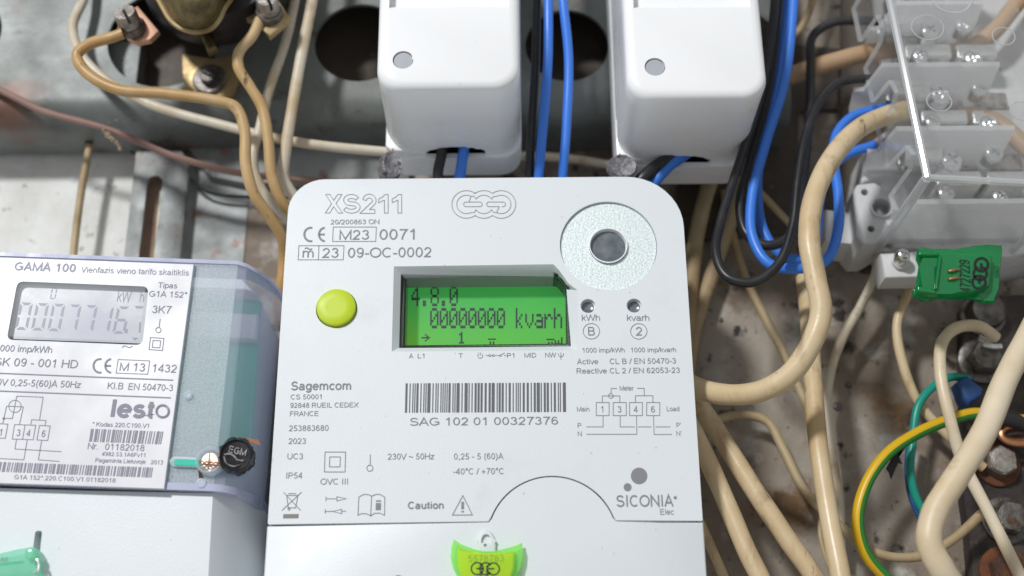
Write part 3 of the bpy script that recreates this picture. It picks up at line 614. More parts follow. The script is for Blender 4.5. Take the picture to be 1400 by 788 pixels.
# address block
T('Sagemcom', 397.9, 533.6, 479.8, 11.4, bold=.016); T('CS 50001', 397.2, 546.2, 439.3, 6.5); T('92848 RUEIL CEDEX', 396.6, 557.8, 490, 6.5); T('FRANCE', 396.2, 569.2, 435, 6.5)
T('253883680', 394.4, 589.6, 449, 7.6); T('2023', 393.8, 607.2, 418, 7.6); T('UC3', 392.7, 628.2, 414, 7.8); T('IP54', 391.3, 654.4, 413, 7.8)
Lf([rect(443.5, 471.6, 618.2, 645.4, .8), rect(450.3, 464.8, 624.8, 638.4, .5)], 1.0); T('OVC III', 437.8, 662.8, 475.4, 7.8)
Lf([[(506.4, 621.5), (506, 636)], arc(505.6, 640.3, 4.2, 0, 360, 16)], 1.0)
T('230V ~ 50Hz', 529.6, 628.6, 594, 7.9); T('0,25 - 5 (60)A', 620.5, 628.4, 688.4, 7.9); T('-40°C / +70°C', 619.6, 648.9, 688.4, 7.9)
Lf([[(385.4, 698), (412.3, 673)], [(387.5, 673), (411, 698)], [(392, 679), (394, 694.5), (404, 694.5), (407, 679)], [(391, 677.5), (408, 677.5)], [(394, 675), (405, 675)], arc(395, 696, 1.6, 0, 360, 8)], 1.0)
pf.fill(front, 'print_brown', [[(387.2, 703.2), (387, 708.8), (408, 708.5), (408.2, 702.9)]])
Lf([[(445.6, 679), (445.6, 685.4)], [(445.6, 682.2), (460.5, 682.1)], [(460.5, 679.3), (460.5, 685), (473.5, 682), (460.5, 679.3)], [(444.6, 696.4), (444.6, 702.4)], [(444.6, 699.4), (454.6, 699.4)], [(467, 696.4), (467, 702.4), (454.6, 699.4), (467, 696.4)], [(467, 699.3), (473, 699.3)]], .9)
Lf([[(508, 678.5), (503, 676.2), (497, 676.2), (490.6, 679.6), (489.3, 704.6), (494, 702.4), (501, 702.5), (506.6, 705.6), (512, 702), (519, 701.6), (525.6, 704.6), (526, 680), (520, 676.2), (514, 676), (508, 678.5), (506.6, 705.6)]], 1.0)
T('i', 513.5, 697.5, 520.5, 12.5, bold=.03)
T('Caution', 557.5, 696, 606.6, 9.2, bold=.022)
Lf([[(632.8, 677.8), (618.5, 704.4), (645.8, 704.2), (632.8, 677.8)]], 1.1); T('!', 630.6, 700.6, 634.2, 13.5, bold=.025)
pf.bars(front, 'print_dark', (554.6, 524.3), (773.4, 523.3), (553.6, 564.4), (773.8, 563.2), 52, 5)
T('SAG 102 01 00327376', 560.6, 582.2, 763, 10.4)
# wiring diagram
zc = lambda x, y: (760+x/3.755, 510+y/3.755)
Zp = lambda *pp: [zc(*p) for p in pp]
Lf([Zp((313, 80), (283, 80), (283, 106)), arc(*zc(282, 118), 3.2, 0, 360, 14), Zp((238, 152), (238, 118), (328, 118), (328, 152)), Zp((417, 79), (453, 79), (453, 117)), Zp((408, 152), (408, 117), (498, 117), (498, 152)),
    Zp((242, 219), (242, 277), (157, 277)), Zp((330, 219), (330, 277), (405, 277)), Zp((422, 277), (490, 277)), Zp((512, 277), (588, 277)), Zp((414, 219), (415, 315), (157, 315)), Zp((501, 219), (504, 316), (595, 316))]
   + [[*Zp((a_, 152), (b_, 152), (b_, 219), (a_, 219), (a_, 152))] for a_, b_ in ((207, 273), (294, 361), (378, 444), (466, 533))], .85)
for ch, x in (('1', 233), ('3', 317), ('4', 400), ('6', 489)):
    p0 = zc(x, 203); p1 = zc(x+(10 if ch == '1' else 20), 203); T(ch, p0[0], p0[1], p1[0], 8.4)
T('Meter', 847.4, 534.2, 866.5, 6.4); T('Main', 788.8, 562.7, 805.8, 6.4); T('Load', 911.8, 562.3, 928.8, 6.4); T('P', 789.8, 585, 794.8, 6.2); T('N', 790, 596.4, 795.2, 6.2); T("P'", 925, 584.5, 931, 6.2); T("N'", 925, 596, 931.5, 6.2)
pf.fill(front, 'print_grey', [arc(873.7, 650.8, 11.2, 0, 359, 32), arc(858, 666.3, 5.4, 0, 359, 20), arc(923.2, 680.6, 2.2, 0, 359, 12)])
T('SICONIA', 843.2, 693.2, 921, 15, bold=.006); T('Elec', 902.8, 703.9, 921.4, 7.4)
# moulded sealing eye on the terminal cover
bm = bmesh.new(); pts = [(655, 757), (656, 744), (653, 741), (653.5, 733), (657, 726), (664, 723.5), (671, 726), (675, 733), (675.5, 741), (678, 744), (678, 757)]
pprism(pts, DF-.0002, DF+.0014, .0006, 3, bm=bm); eye = bm_obj('sealing_eye', bm, 'white_abs', lower)
cut = pprism([(657.5, 740), (657.8, 734), (660, 729.5), (664, 727.5), (668.5, 729.5), (671, 734), (671, 740)], DF+.0003, DF+.004, bm=bmesh.new()); boolean(eye, cut)
cut = cylcut(U(663.5, 747, DF), 2.2*PX(664, 747, DF), DF+.0004, DF+.004, 14); boolean(eye, cut)
cut = pprism([(533, 800), (535, 788), (539, 784), (543, 783), (547, 784), (551, 788), (553, 800)], DF-.002, DF+.004, bm=bmesh.new()); boolean(lower, cut)

# lime seal on the main meter
DS = .0705
seal = thing('lime_seal', 'translucent yellow-green plastic seal with ring emblem, on the large white meter', 'seal', U(666, 830, .067))
top_e = [(620.5, 737.5), (632, 745), (645, 752), (660, 755.5), (675, 755.8), (690, 752.5), (703, 747), (713.5, 742)]
pts = top_e+[(715, 752), (715, 766), (711, 778), (704, 792), (690, 806), (664, 812), (640, 806), (626, 790), (619, 776), (616, 762), (617.5, 748)]
bm = pprism(pts, .0666, .0678, .0004, 2); bm_obj('back_plate', bm, 'seal_lime_edge', seal)
pts = [(626, 748), (645, 757.5), (664, 760.5), (682, 759), (703, 752.5), (702, 775), (697, 792), (664, 804), (632, 792), (626, 772)]
bm = pprism(pts, .0679, DS, .0007, 3); shellp = bm_obj('capsule', bm, 'seal_lime', seal)
ps = Print(DS)
ps.text(shellp, 'seal_number', '5578783', 640, 768.5, 689, 8.5)
ps.lines(shellp, 'ink_black', [arc(652.5, 777.6, 8.2, 0, 360, 24), arc(664, 777.8, 8.2, 35, 325, 20), arc(674.5, 778, 8.2, 0, 360, 24), [(651, 777.6), (660, 777.6)], [(668, 777.8), (676, 777.8)]], 1.9, name='emblem')
for (u, dv) in ((657.2, 0), (665.8, 2.5)):
    wbm = tube(bmesh.new(), [U(u, 772+dv, DS-.0005), U(u-.2, 772+dv, DS+.0008), U(u-.6, 785, DS+.0009), U(u-1.5, 808, DS+.0006)], 1.1*PX(660, 780, DS), n=8, per=4)
    bm_obj('sealing_wire', wbm, 'steel_dark', seal)

# ================================================================== LEFT METER
DG = .0685
gm = thing('electricity_meter', 'older electricity meter with clear bluish cover, printed white label and grey display', 'meter', U(90, 1000, .03))
ANG = -2.45
# body behind the clear cover
bm = pprism([(-190, 348), (318, 366), (352, 402), (333, 690), (-205, 690)], .004, .050, .002, 2); gb = bm_obj('housing', bm, 'inner_grey', gm)
bm = pprism([(248, 402), (356, 412), (340, 645), (240, 645)], .0502, .0525); bm_obj('circuit_board', bm, 'pcb', gm, smooth=0)
for (pp, d_) in (([(256, 424), (352, 429), (349, 464), (252, 460)], .0565),):
    bm_obj('component', pprism(pp, .0526, d_, .001, 3), 'inner_white', gm)
# clear cover: front sheet + rounded flank
tp = [(-195, 338.5, .0675), (325.5, 357.5, .0675), (338, 361.5, .0668), (355, 371, .062), (370, 382, .055), (381, 393, .047), (385.5, 401, .040), (386.5, 404, .036)]
bt = [(-215, 655, .0675), (291, 672, .0675), (306, 673.5, .0668), (326, 678.5, .062), (342, 684, .055), (353, 689, .047), (360, 693.5, .040), (361.5, 695, .036)]
bm = bmesh.new()
Tv = [U(*p) for p in tp]; Bv = [U(*p) for p in bt]
def sheet(bm, rows, off):
    """closed slab following a grid of points; off = thickness vector per column"""
    A = [[bm.verts.new(p) for p in r_] for r_ in rows]; B = [[bm.verts.new(p+o) for p, o in zip(r_, off)] for r_ in rows]
    nr, nc = len(rows), len(rows[0])
    for i in range(nr-1):
        for j in range(nc-1):
            bm.faces.new((A[i][j], A[i][j+1], A[i+1][j+1], A[i+1][j])); bm.faces.new((B[i][j], B[i+1][j], B[i+1][j+1], B[i][j+1]))
    for j in range(nc-1):
        bm.faces.new((A[0][j], B[0][j], B[0][j+1], A[0][j+1])); bm.faces.new((A[-1][j], A[-1][j+1], B[-1][j+1], B[-1][j]))
    for i in range(nr-1):
        bm.faces.new((A[i][0], A[i+1][0], B[i+1][0], B[i][0])); bm.faces.new((A[i][-1], B[i][-1], B[i+1][-1], A[i+1][-1]))
nr = 2
sheet(bm, [Tv, Bv], [Vector((0, .0012, 0))]*2+[Vector((-.0008, .0008, 0))]*6)
xr_ = Tv[1].x
for f_ in bm.faces:
    if min(v_.co.y for v_ in f_.verts) > -.0674 or f_.calc_center_median().x > (Bv[1].x+Tv[1].x)/2: f_.material_index = 1
bm.faces.ensure_lookup_table(); fs_ = list(bm.faces)
for q_, f_ in enumerate(fs_):
    if q_ < 2: f_.material_index = 0
cov = bm_obj('clear_cover', bm, ['cover_frost', 'cover_blue'], gm, smooth=40)
# rims of the cover (thick moulded edges)
def rim(pts, off, name='cover_rim', mt='cover_edge'):
    bm = bmesh.new(); A = [U(*p) for p in pts]; B = [Vector((p.x+o[0], p.y, p.z+o[1])) for p, o in zip(A, off)]; n = len(A)
    rows = []
    for yy in (-.0004, .012): rows.append([p+Vector((0, yy, 0)) for p in A]); rows.append([p+Vector((0, yy, 0)) for p in B])
    V = [[bm.verts.new(p) for p in r_] for r_ in rows]
    for i in range(n-1):
        bm.faces.new((V[0][i], V[0][i+1], V[1][i+1], V[1][i])); bm.faces.new((V[2][i], V[3][i], V[3][i+1], V[2][i+1]))
        bm.faces.new((V[0][i], V[2][i], V[2][i+1], V[0][i+1])); bm.faces.new((V[1][i], V[1][i+1], V[3][i+1], V[3][i]))
    bm.faces.new((V[0][0], V[1][0], V[3][0], V[2][0])); bm.faces.new((V[0][-1], V[2][-1], V[3][-1], V[1][-1]))
    return bm_obj(name, bm, mt, gm, smooth=50)
rim(tp, [(0, -.0013)]*8); rim(bt, [(0, .0022)]*8)
# label
DLb = .0688
lab = [(8.2-200, 351.6-7.2), (265.3, 360.8), (224.6, 668.8), (-215, 654)]
bm = pprism(lab, .0677, DLb); label = bm_obj('label_plate', bm, 'label_white', gm, smooth=0)
pg = Print(DLb, ANG)
G = lambda *a_, **k: pg.text(label, 'print_slate', *a_, **k)
GL = lambda polys, w_=.9: pg.lines(label, 'print_slate', polys, w_)
GL([[(-190, 344.6), (265, 361), (224.3, 668.6), (-200, 654)]], .8)
pg.text(label, 'print_lavender', 'GAMA 100', 19, 369.4, 103, 11, bold=.02, skew=.0)
pg.text(label, 'print_lavender', 'Vienfazis vieno tarifo skaitiklis', 110, 372.4, 258.4, 8)
G('Tipas', 215.6, 393.6, 242, 7.6); G('G1A 152*', 203.4, 405.6, 255.2, 8); G('3K7', 207.5, 428, 234, 10.2)
GL([[(218.9, 436), (217.4, 447.5)], arc(216.4, 451.4, 3.6, 0, 360, 14), [(205.6, 461.5), (224, 462.8), (222, 479.4), (203.6, 478), (205.6, 461.5)], [(209.2, 465.4), (219.6, 466.1), (218.4, 475.6), (208, 475), (209.2, 465.4)], [(167, 475.4), (169.5, 472.8), (173, 474), (177, 475.6), (181, 473.2)]], 1.0)
G('2000 imp/kWh', -8, 480.2, 71, 8.8); G('SK 09 - 001 HD', -8, 500, 106.2, 11)
ce_mark(pg, label, 'print_slate', 127.7, 153.8, 491, 509.6, 2.6)
GL([[(161.4, 491.6), (204.6, 493.4), (201.8, 511.8), (158.6, 510.2), (161.4, 491.6)]]); G('M 13', 163, 507, 197.6, 11); G('1432', 207.8, 508.6, 240.6, 10.6)
GL([[(-190, 503), (236.8, 519.9)], [(-195, 527), (233.5, 544.1)]], 1.6)
G('230V 0,25-5(60)A 50Hz', -19, 526.4, 111, 8.8); G('Kl.B', 146.6, 531.8, 168, 8.8); G('EN 50470-3', 175, 533.0, 236, 8.8)
pg.text(label, 'print_slate', 'lest', 150.8, 569.8, 212, 23, bold=.03); GL([arc(222.4, 562.6, r_, 0, 360, 24, r_*.98) for r_ in (7.2, 8.4, 9.6)], .9)
G('* Kodas 220.C100.V1', 125.8, 582.8, 203.2, 5.8)
pg.bars(label, 'print_slate', (124.4, 586.4), (223.4, 590.2), (121.6, 603.8), (219.8, 607.6), 26, 11)
G('Nr.', 119.5, 614.2, 133, 8.4); G('01182018', 143, 615.2, 197, 8.4); G('4982.53.1A6Fv11', 138.8, 623.2, 198.2, 5.2); G('Pagaminta Lietuvoje', 130, 632, 199, 5.6); G('2013', 205.5, 634.8, 222.4, 5.6)
pg.bars(label, 'print_slate', (-110, 627.6), (209, 639.4), (-113, 640.8), (206.6, 653), 84, 21); G('G1A 152*.220.C100.V1.01182018', 19, 655.2, 158.2, 5.6)
z7 = lambda x, y: (x/3.94, 480+y/3.94)
Q = lambda *pp: [z7(*p) for p in pp]
GL([Q((35, 297), (125, 301), (105, 395)), arc(*z7(80, 298), 8.4, 0, 360, 24), Q((90, 243), (232, 249), (212, 372)), Q((90, 243), (66, 364), (20, 362)), Q((35, 297), (14, 392)), arc(*z7(20, 364), 1.4, 0, 360, 8), Q((165, 395), (170, 370), (247, 374), (242, 402)),
    Q((-30, 390), (42, 394), (28, 470), (-42, 468), (-30, 390)), Q((78, 396), (192, 400), (178, 478), (65, 474), (78, 396)), Q((134, 398), (121, 476)), Q((212, 401), (270, 404), (256, 482), (198, 479), (212, 401)), Q((88, 476), (80, 528), (330, 542)), Q((146, 478), (128, 586), (-60, 576)), Q((224, 482), (206, 586), (320, 595))], .9)
for ch, x, y in (('3', 86, 458), ('4', 140, 460), ('6', 222, 463), ('1', -5, 456)):
    p0 = z7(x, y); G(ch, p0[0], p0[1], p0[0]+(2.6 if ch == '1' else 5), 9)
# display window in the label
def rpoly(c, r, n=5):
    out = []; N = len(c)
    for i in range(N):
        p = Vector(c[i]); a_ = (Vector(c[i-1])-p).normalized(); b_ = (Vector(c[(i+1) % N])-p).normalized()
        for k_ in range(n+1):
            t = k_/n; A = p+a_*r; B = p+b_*r; out.append(tuple(A*(1-t)**2+p*2*t*(1-t)+B*t*t))
    return out
win = rpoly([(19, 379.4), (199.6, 386.8), (191, 467.2), (4, 459.8)], 9)
cut = pprism(win, .0610, .0720, bm=bmesh.new()); boolean(label, cut)
cut = pprism(win, .0610, .0720, bm=bmesh.new()); boolean(cov, cut, ['inner_grey'])
DW = .0664
bm = pprism(rpoly([(14, 376), (204, 384), (196, 470), (0, 463)], 6), .062, DW); g_lcd = bm_obj('display_panel', bm, 'lcd_grey', gm, smooth=0)
bm = pprism(rpoly([(19.3, 379.7), (199.3, 387.1), (190.7, 466.9), (4.3, 459.5)], 9), .0676, .0684); bm_obj('display_window', bm, 'window_matt', gm, smooth=0)
pw = Print(DW, ANG, .00008)
SEG = {'0': 'abcdef', '7': 'abc', '1': 'bc', '6': 'acdefg'}
def seg7(ch, u, v, w_, h, sh=.21, t=3.4):
    def q(x, y): return (u+x*w_+(1-y)*h*sh-h*sh*.5, v+y*h+x*w_*.035)
    t1 = t/w_; t2 = t/h; o = .5*t2
    S = {'a': [(.12, 0), (.88, 0), (.88-t1, t2), (.12+t1, t2)], 'd': [(.12, 1), (.88, 1), (.88-t1, 1-t2), (.12+t1, 1-t2)], 'g': [(.15+t1*.5, .5-o), (.85-t1*.5, .5-o), (.88, .5), (.85-t1*.5, .5+o), (.15+t1*.5, .5+o), (.12, .5)],
         'f': [(0, .05), (t1, .05+t2), (t1, .43), (0, .47)], 'b': [(1, .05), (1-t1, .05+t2), (1-t1, .43), (1, .47)], 'e': [(0, .95), (t1, .95-t2), (t1, .57), (0, .53)], 'c': [(1, .95), (1-t1, .95-t2), (1-t1, .57), (1, .53)]}
    return [[q(*p) for p in S[s_]] for s_ in SEG[ch]]
for i, ch in enumerate('0007716'):
    pw.fill(g_lcd, 'seg_lavender', seg7(ch, 24+i*22.2, 413.5+i*.9, 17, 37), 'display_digit')
pw.fill(g_lcd, 'seg_lavender', [[(171, 450), (175, 450), (174, 455.5), (170, 455.5)], [(184, 418.5), (196, 419), (194, 422), (186, 421.5)], [(190, 441), (193, 441), (191.5, 455), (189.5, 455)], [(180, 461.5), (189, 462), (184, 466)]], 'display_digit')
pw.fill(g_lcd, 'seg_lavender', seg7('0', 69.5, 393.5, 7.5, 15.5, t=1.6), 'display_digit'); pw.text(g_lcd, 'seg_lavender', 'kW', 159.5, 412.6, 178.5, 15); pw.text(g_lcd, 'seg_lavender', 'h', 190.5, 412.6, 196, 14)
# seal slot, screw well, post on the frosted strip
bm = pprism(rpoly([(233, 624), (290, 627), (288, 640), (231, 637)], 5), .0676, .0687, .0005, 2); sl = bm_obj('seal_slot', bm, 'cover_frost', gm)
bm = pprism(rpoly([(238.5, 627.5), (276, 629), (275, 637.5), (237, 636)], 3.5), .0686, .0689); bm_obj('slot_opening', bm, 'pcb', sl, smooth=0)
c = U(288, 632, .0677); k = PX(288, 632, .0677)
well = bm_obj('screw_well', lathe(bmesh.new(), c, (0, -1, 0), [(19*k, -.001), (19*k, .0020), (17.5*k, .0026), (15*k, .0022), (14*k, .0002)], 32, ring=True), 'cover_frost', gm)
sb = lathe(bmesh.new(), c, (0, -1, 0), [(13.5*k, 0), (13.5*k, .0008), (11*k, .0013), (0, .0014)], 28); scr = bm_obj('screw', sb, 'pale_screw', well)
cut = bmesh.new(); box(cut, c.x-1.8*k, c.x+1.8*k, c.y-.004, c.y-.0008, c.z-20*k, c.z+20*k); boolean(scr, cut)
c = U(275.5, 661, .0677); bm_obj('pin', lathe(bmesh.new(), c, (0, -1, 0), [(6.6*k, 0), (6.6*k, .0006), (4.4*k, .0007), (4.4*k, .0004), (0, .0005)], 20), ['cover_frost'], gm)
c = U(257.5, 541, .0677); bm_obj('pin', lathe(bmesh.new(), c, (0, -1, 0), [(6.4*k, 0), (6.4*k, .0004), (4.6*k, .0009), (0, .0004)], 20), ['cover_frost'], gm)
bm = pprism([(271, 643), (274, 643.5), (278.5, 654), (272, 654)], .0676, .0680); bm_obj('rust_spot', bm, 'rust', gm, smooth=0)
# white terminal cover below
f0 = [(-215, 661), (0, 668.5), (291, 674), (282, 860), (-230, 850)]
bm = bmesh.new(); DT = .0655
A = [U(u, v, DT) for u, v in ((-215, 661), (120, 671.5), (291, 674.5), (277, 930), (-240, 920))]
zbm = A[3].z
FR = [Vector((p.x, -DT, p.z)) for p in A]
S1 = U(330, 681, .057); S2 = U(362, 696, .036)
side_t = [Vector((S1.x, -.057, S1.z)), Vector((S2.x, -.036, S2.z)), Vector((S2.x+.0005, -.006, S2.z+.001))]
shift = FR[3]-FR[2]
side_b = [p+shift for p in side_t]
va = [bm.verts.new(p) for p in FR[:3]+side_t]; vb = [bm.verts.new(p) for p in [FR[4], (FR[3]+FR[4])/2, FR[3]]+side_b]
for i in range(5): bm.faces.new((va[i], va[i+1], vb[i+1], vb[i]))
cb = [bm.verts.new(Vector((p.x, -.006, p.z))) for p in (FR[0], FR[4])]
bm.faces.new([vb[0], cb[1], cb[0], va[0]]); bm.faces.new(va+[cb[0]]); bm.faces.new(vb[::-1]+[cb[1]]); bm.faces.new([va[5], cb[0], cb[1], vb[5]])
gt = bm_obj('terminal_cover', bm, 'white_abs', gm, smooth=30)
cut = pprism(rpoly([(42, 722), (51.5, 722), (47, 764), (36.5, 763)], 4), DT-.004, DT+.004, bm=bmesh.new()); boolean(gt, cut)

# teal seal at its slot
ts = thing('teal_seal', 'pale green translucent plastic seal clipped to the white terminal cover', 'seal', U(10, 800, .066))
bm = pprism([(-60, 762), (0, 757), (26, 751), (44, 747), (50, 751), (48, 760), (51, 772), (51, 795), (-60, 800)], .0660, .0705, .0009, 3); cap = bm_obj('capsule', bm, 'seal_teal', ts)
bm = pprism([(32, 751), (44, 748), (48, 752), (46, 763), (39, 767), (33, 761)], .0706, .0722, .0008, 3); bm_obj('clip', bm, 'seal_teal', ts)
bm = pprism([(-60, 772), (-20, 770), (30, 766), (30, 768.5), (-20, 773), (-60, 775)], .0706, .0714, .0003, 2); bm_obj('ridge', bm, 'seal_teal', ts)
Print(.0705, 3).text(cap, 'print_slate', '88', .5, 770.5, 10.5, 7.5)
bm = tube(bmesh.new(), [U(44, 770, .0695), U(50, 765, .0705), U(53, 773, .0705), U(51, 782, .0705), U(45, 783, .07)], .00042, n=8); bm_obj('sealing_wire', bm, 'nickel', ts)

# black round seal
c = U(323.5, 624, .0705); ax = Vector((.10, -1, -.10)); k = PX(323, 623, .072)
es = thing('round_seal', 'black round plastic seal lettered EGM on the clear meter cover', 'seal', c)
a_, b_, ax_ = frame_of(ax)
body = lathe_obj('body', c-ax_*.004, ax, [(22*k, 0), (25*k, .0015), (25*k, .0058), (23.8*k, .0066), (20.5*k, .0068), (19.5*k, .0060), (0, .0058)], 'black_seal', es, 40)
for q_, v_ in enumerate(body.data.vertices):        # chipped, ridged rim
    o_ = v_.co-(c-ax_*.004-world_loc(es)); r_ = (o_-ax_*o_.dot(ax_))
    if r_.length > 21*k: v_.co += r_.normalized()*random.uniform(-.0006, .0003)
fx = Vector((1, 0, 0)); fx = (fx-ax_*fx.dot(ax_)).normalized(); fz = fx.cross(ax_)*1; fz = fz if fz.z > 0 else -fz
rt = Matrix.Rotation(math.radians(-12), 3, ax_); fx = rt @ fx; fz = rt @ fz
pc_ = c-ax_*.004+ax_*.00585
def seal_txt(st, x0_, x1_, y0_, h):
    vs_, fs = glyphs(st, .015, 0, 0); xa = min(q.x for q in vs_); xb = max(q.x for q in vs_); bm = bmesh.new()
    V0 = [bm.verts.new(pc_+fx*((x0_+(q.x-xa)/(xb-xa)*(x1_-x0_))*k)+fz*((y0_+q.y/CAPH*h)*k)+ax_*.0005) for q in vs_]
    for f_ in fs:
        try: bm.faces.new([V0[i] for i in f_])
        except ValueError: pass
    bm_obj('raised_text', bm, 'lead', body, smooth=0, recalc=False)
seal_txt('EGM', -11, 13, 1.5, 9)
bm = tube(bmesh.new(), [pc_+fx*(x*k)+fz*(y*k)+ax_*.0003 for x, y in ((-15, -3), (-9, -.5), (-2, -2), (4, -6), (12, -5.5))], .0003, n=8, per=5); bm_obj('raised_wave', bm, 'lead', body)
bm = tube(bmesh.new(), [pc_+fx*(x*k)+fz*(y*k)+ax_*.0003 for x, y in ((-15, -5), (-10, -13), (0, -16), (9, -12))], .0003, n=8, per=5); bm_obj('raised_wave', bm, 'lead', body)
for i in range(4):
    bm = tube(bmesh.new(), [U(330, 600+i*1.2, .0690), U(337, 599+i*1.8, .0705), U(345, 602+i*1.2, .0708), U(353+i, 602+i*2.2, .0712)], .00016, n=6, per=4); bm_obj('copper_strand', bm, 'copper', es)
for i in range(2):
    pts = [U(273+j*3.4, 632.5+2.2*math.sin(j*1.7+i*math.pi)+(j*.3), .0703+.0003*math.cos(j*1.7+i*math.pi)) for j in range(10)]
    bm_obj('copper_strand', tube(bmesh.new(), pts, .00022, n=6, per=4), 'copper', es)

# ================================================================== ENCLOSURES
def enclosure(label, uL, uR, vB, vHole, uHole, notch, lead):
    DFE, DBE = .088, .044
    xl = U(uL, vB-30, DFE).x; xr = U(uR, vB-30, DFE).x; zb = U((uL+uR)/2, vB, DFE).z; zt_ = zb+.085
    t = thing('breaker_enclosure', label, 'enclosure', Vector(((xl+xr)/2, -.035, zb)), 'white breaker enclosures on the beam')
    def ring(d, ins, zbo, r): return [Vector((p.x, -d, p.z)) for p in rrect(xl+ins, xr-ins, zb+zbo+ins, zt_-ins, r, n=8)]
    secs = [(DBE, -.0002, -.0004, .0085), (.060, 0, -.0001, .0088), (.078, 0, 0, .0085), (.0850, 0, 0, .0082), (.0865, .0004, 0, .0080), (.0875, .0012, 0, .0075), (DFE, .0028, 0, .0062)]
    bm = bmesh.new(); rows = [[bm.verts.new(p) for p in ring(*s_)] for s_ in secs]; n = len(rows[0])
    for A, B in zip(rows, rows[1:]):
        for i in range(n): bm.faces.new((A[i], A[(i+1) % n], B[(i+1) % n], B[i]))
    bm.faces.new(rows[0]); bm.faces.new(rows[-1])
    cv = bm_obj('cover', bm, 'white_gloss', t, smooth=40)
    hc = U(uHole, vHole, DFE); boolean(cv, prism(circ(hc, 14.2*PX(uHole, vHole, DFE), 36), DFE-.0016, DFE+.003, bm=bmesh.new()))
    # window for the breaker levers (sloping sill)
    z0 = U(uL, 12, DFE).z; bm = bmesh.new()
    q = lambda x, d, z: Vector((x, -d, z))
    e = .0035
    f_ = [q(xl+e, DFE+.002, z0), q(xr-e, DFE+.002, z0), q(xr-e, DFE+.002, zt_-.02), q(xl+e, DFE+.002, zt_-.02)]
    b2 = [q(xl+e, DFE-.004, z0+.0035), q(xr-e, DFE-.004, z0+.0035), q(xr-e, DFE-.004, zt_-.02), q(xl+e, DFE-.004, zt_-.02)]
    f_[0].z = f_[1].z = z0-.0015
    add_prism(bm, f_, b2); boolean(cv, bm)
    # plug disc down in the hole
    bm = prism(circ(hc, 12.8*PX(uHole, vHole, DFE), 32), DFE-.0016, DFE-.0006); bm_obj('screw_plug', bm, 'plug_grey', t)
    # ragged cable cut-out in the lower wall
    u0, u1, vv0 = notch; bm = bmesh.new(); lp_ = []
    rg = random.Random(int(uL)); N = 14
    xa = U(u0, vv0, DBE).x; xb = U(u1, vv0, DBE).x
    lpb = [Vector((xa+(xb-xa)*i/N, 0, .0)) for i in range(N+1)]
    hh = [.0006+.0075*math.sin(math.pi*min(1, max(.0, (i+.6)/(N+1.6))))**.6+rg.uniform(-.0006, .0006) for i in range(N+1)]
    fr = [Vector((p.x, -(DBE+h_*.62), zb-.004)) for p, h_ in zip(lpb, hh)]
    fb = [Vector((p.x, -(DBE+h_*.62), zb+.016)) for p, h_ in zip(lpb, hh)]
    A = fr+[Vector((xb, -(DBE-.002), zb-.004)), Vector((xa, -(DBE-.002), zb-.004))]; B = fb+[Vector((xb, -(DBE-.002), zb+.016)), Vector((xa, -(DBE-.002), zb+.016))]
    add_prism(bm, A, B); boolean(cv, bm, ['recess_shade'])  # cut faces coloured black for the shade inside the opening
    # base plate
    e = .0006
    bm = prism(rrect(xl-e+.0002, xr+e, zb-.0020, zt_, .0075), .0305, DBE-.0002, .0008, 3); bs = bm_obj('base', bm, 'white_gloss', t, smooth=40)
    cb_ = bmesh.new(); box(cb_, xa+.0004, xb-.0004, -(DBE+.001), -(DBE-.010), zb-.0002, zb+.02); boolean(bs, cb_, ['recess_shade'])
    # sealing ear bottom left
    c0 = Vector((xl+.0016, 0, zb+.0035)); bm = prism([c0+Vector(p) for p in ((-.0022, 0, .013), (.0002, 0, .010), (.0026, 0, .004), (.0100, 0, -.0016), (.0060, 0, -.0046), (-.0004, 0, -.0040), (-.0022, 0, -.002))], DBE, DBE+.0032, .0008, 2)
    ear = bm_obj('sealing_ear', bm, 'white_gloss', t, smooth=40)
    bm = bmesh.new(); lathe(bm, Vector((c0.x+.0005, -(DBE+.0030), c0.z+.001)), (0, -1, 0), [(.0009, 0), (.0009, .0004), (.0006, .0005), (0, .0003)], 14); bm_obj('rusty_hole', bm, 'rust', ear)
    return t, (xl, xr, zb, DBE)
e1, g1 = enclosure('white plastic breaker enclosure above the outlined lettering of the large meter', 514.5, 711, 120, 82, 551, (583, 664, 214), 0)
e2, g2 = enclosure('white plastic breaker enclosure beside the looped blue and black wires', 856.5, 1049.5, 133, 91.5, 895.5, (893, 970, 222), 0)
# lead seals
def leadseal(label, u, v, rx, rz, ax, wire_to):
    d = .052; c = U(u, v, d); t = thing('lead_seal', label, 'seal', c, 'grey lead seals on the enclosures'); k = PX(u, v, d)
    bm = bmesh.new(); a_, b_, x_ = frame_of(ax); n = 28; rows = []
    for r_, h in ((.0, -.0028), (.75, -.0028), (.95, -.002), (1, 0), (.96, .0016), (.86, .0024), (.72, .0021), (0, .0020)):
        rows.append((r_, h))
    lathe(bm, c, ax, [(r_*rx*k, h) for r_, h in rows], n)
    for v_ in bm.verts:
        o = v_.co-c; v_.co = c+Vector((o.x*1, o.y, o.z*rz/rx))+Vector((random.uniform(-1, 1), random.uniform(-1, 1), random.uniform(-1, 1)))*.00016
    bm_obj('disc', bm, 'lead', t, smooth=70)
    bm = tube(bmesh.new(), [c+Vector((0, 0, .001)), (c+U(*wire_to))/2+Vector((.0003, -.0006, 0)), U(*wire_to)], .00032, n=8, per=4); bm_obj('sealing_wire', bm, 'copper', t)
leadseal('grey lead seal hanging on edge, upright, under the enclosure above the outlined lettering', 533, 229, 16, 22, (.62, -1, .05), (537, 204, .048))
leadseal('grey lead seal lying flatter under the enclosure beside the looped wires', 850, 230, 21, 17, (.12, -1, -.15), (847, 211, .048))

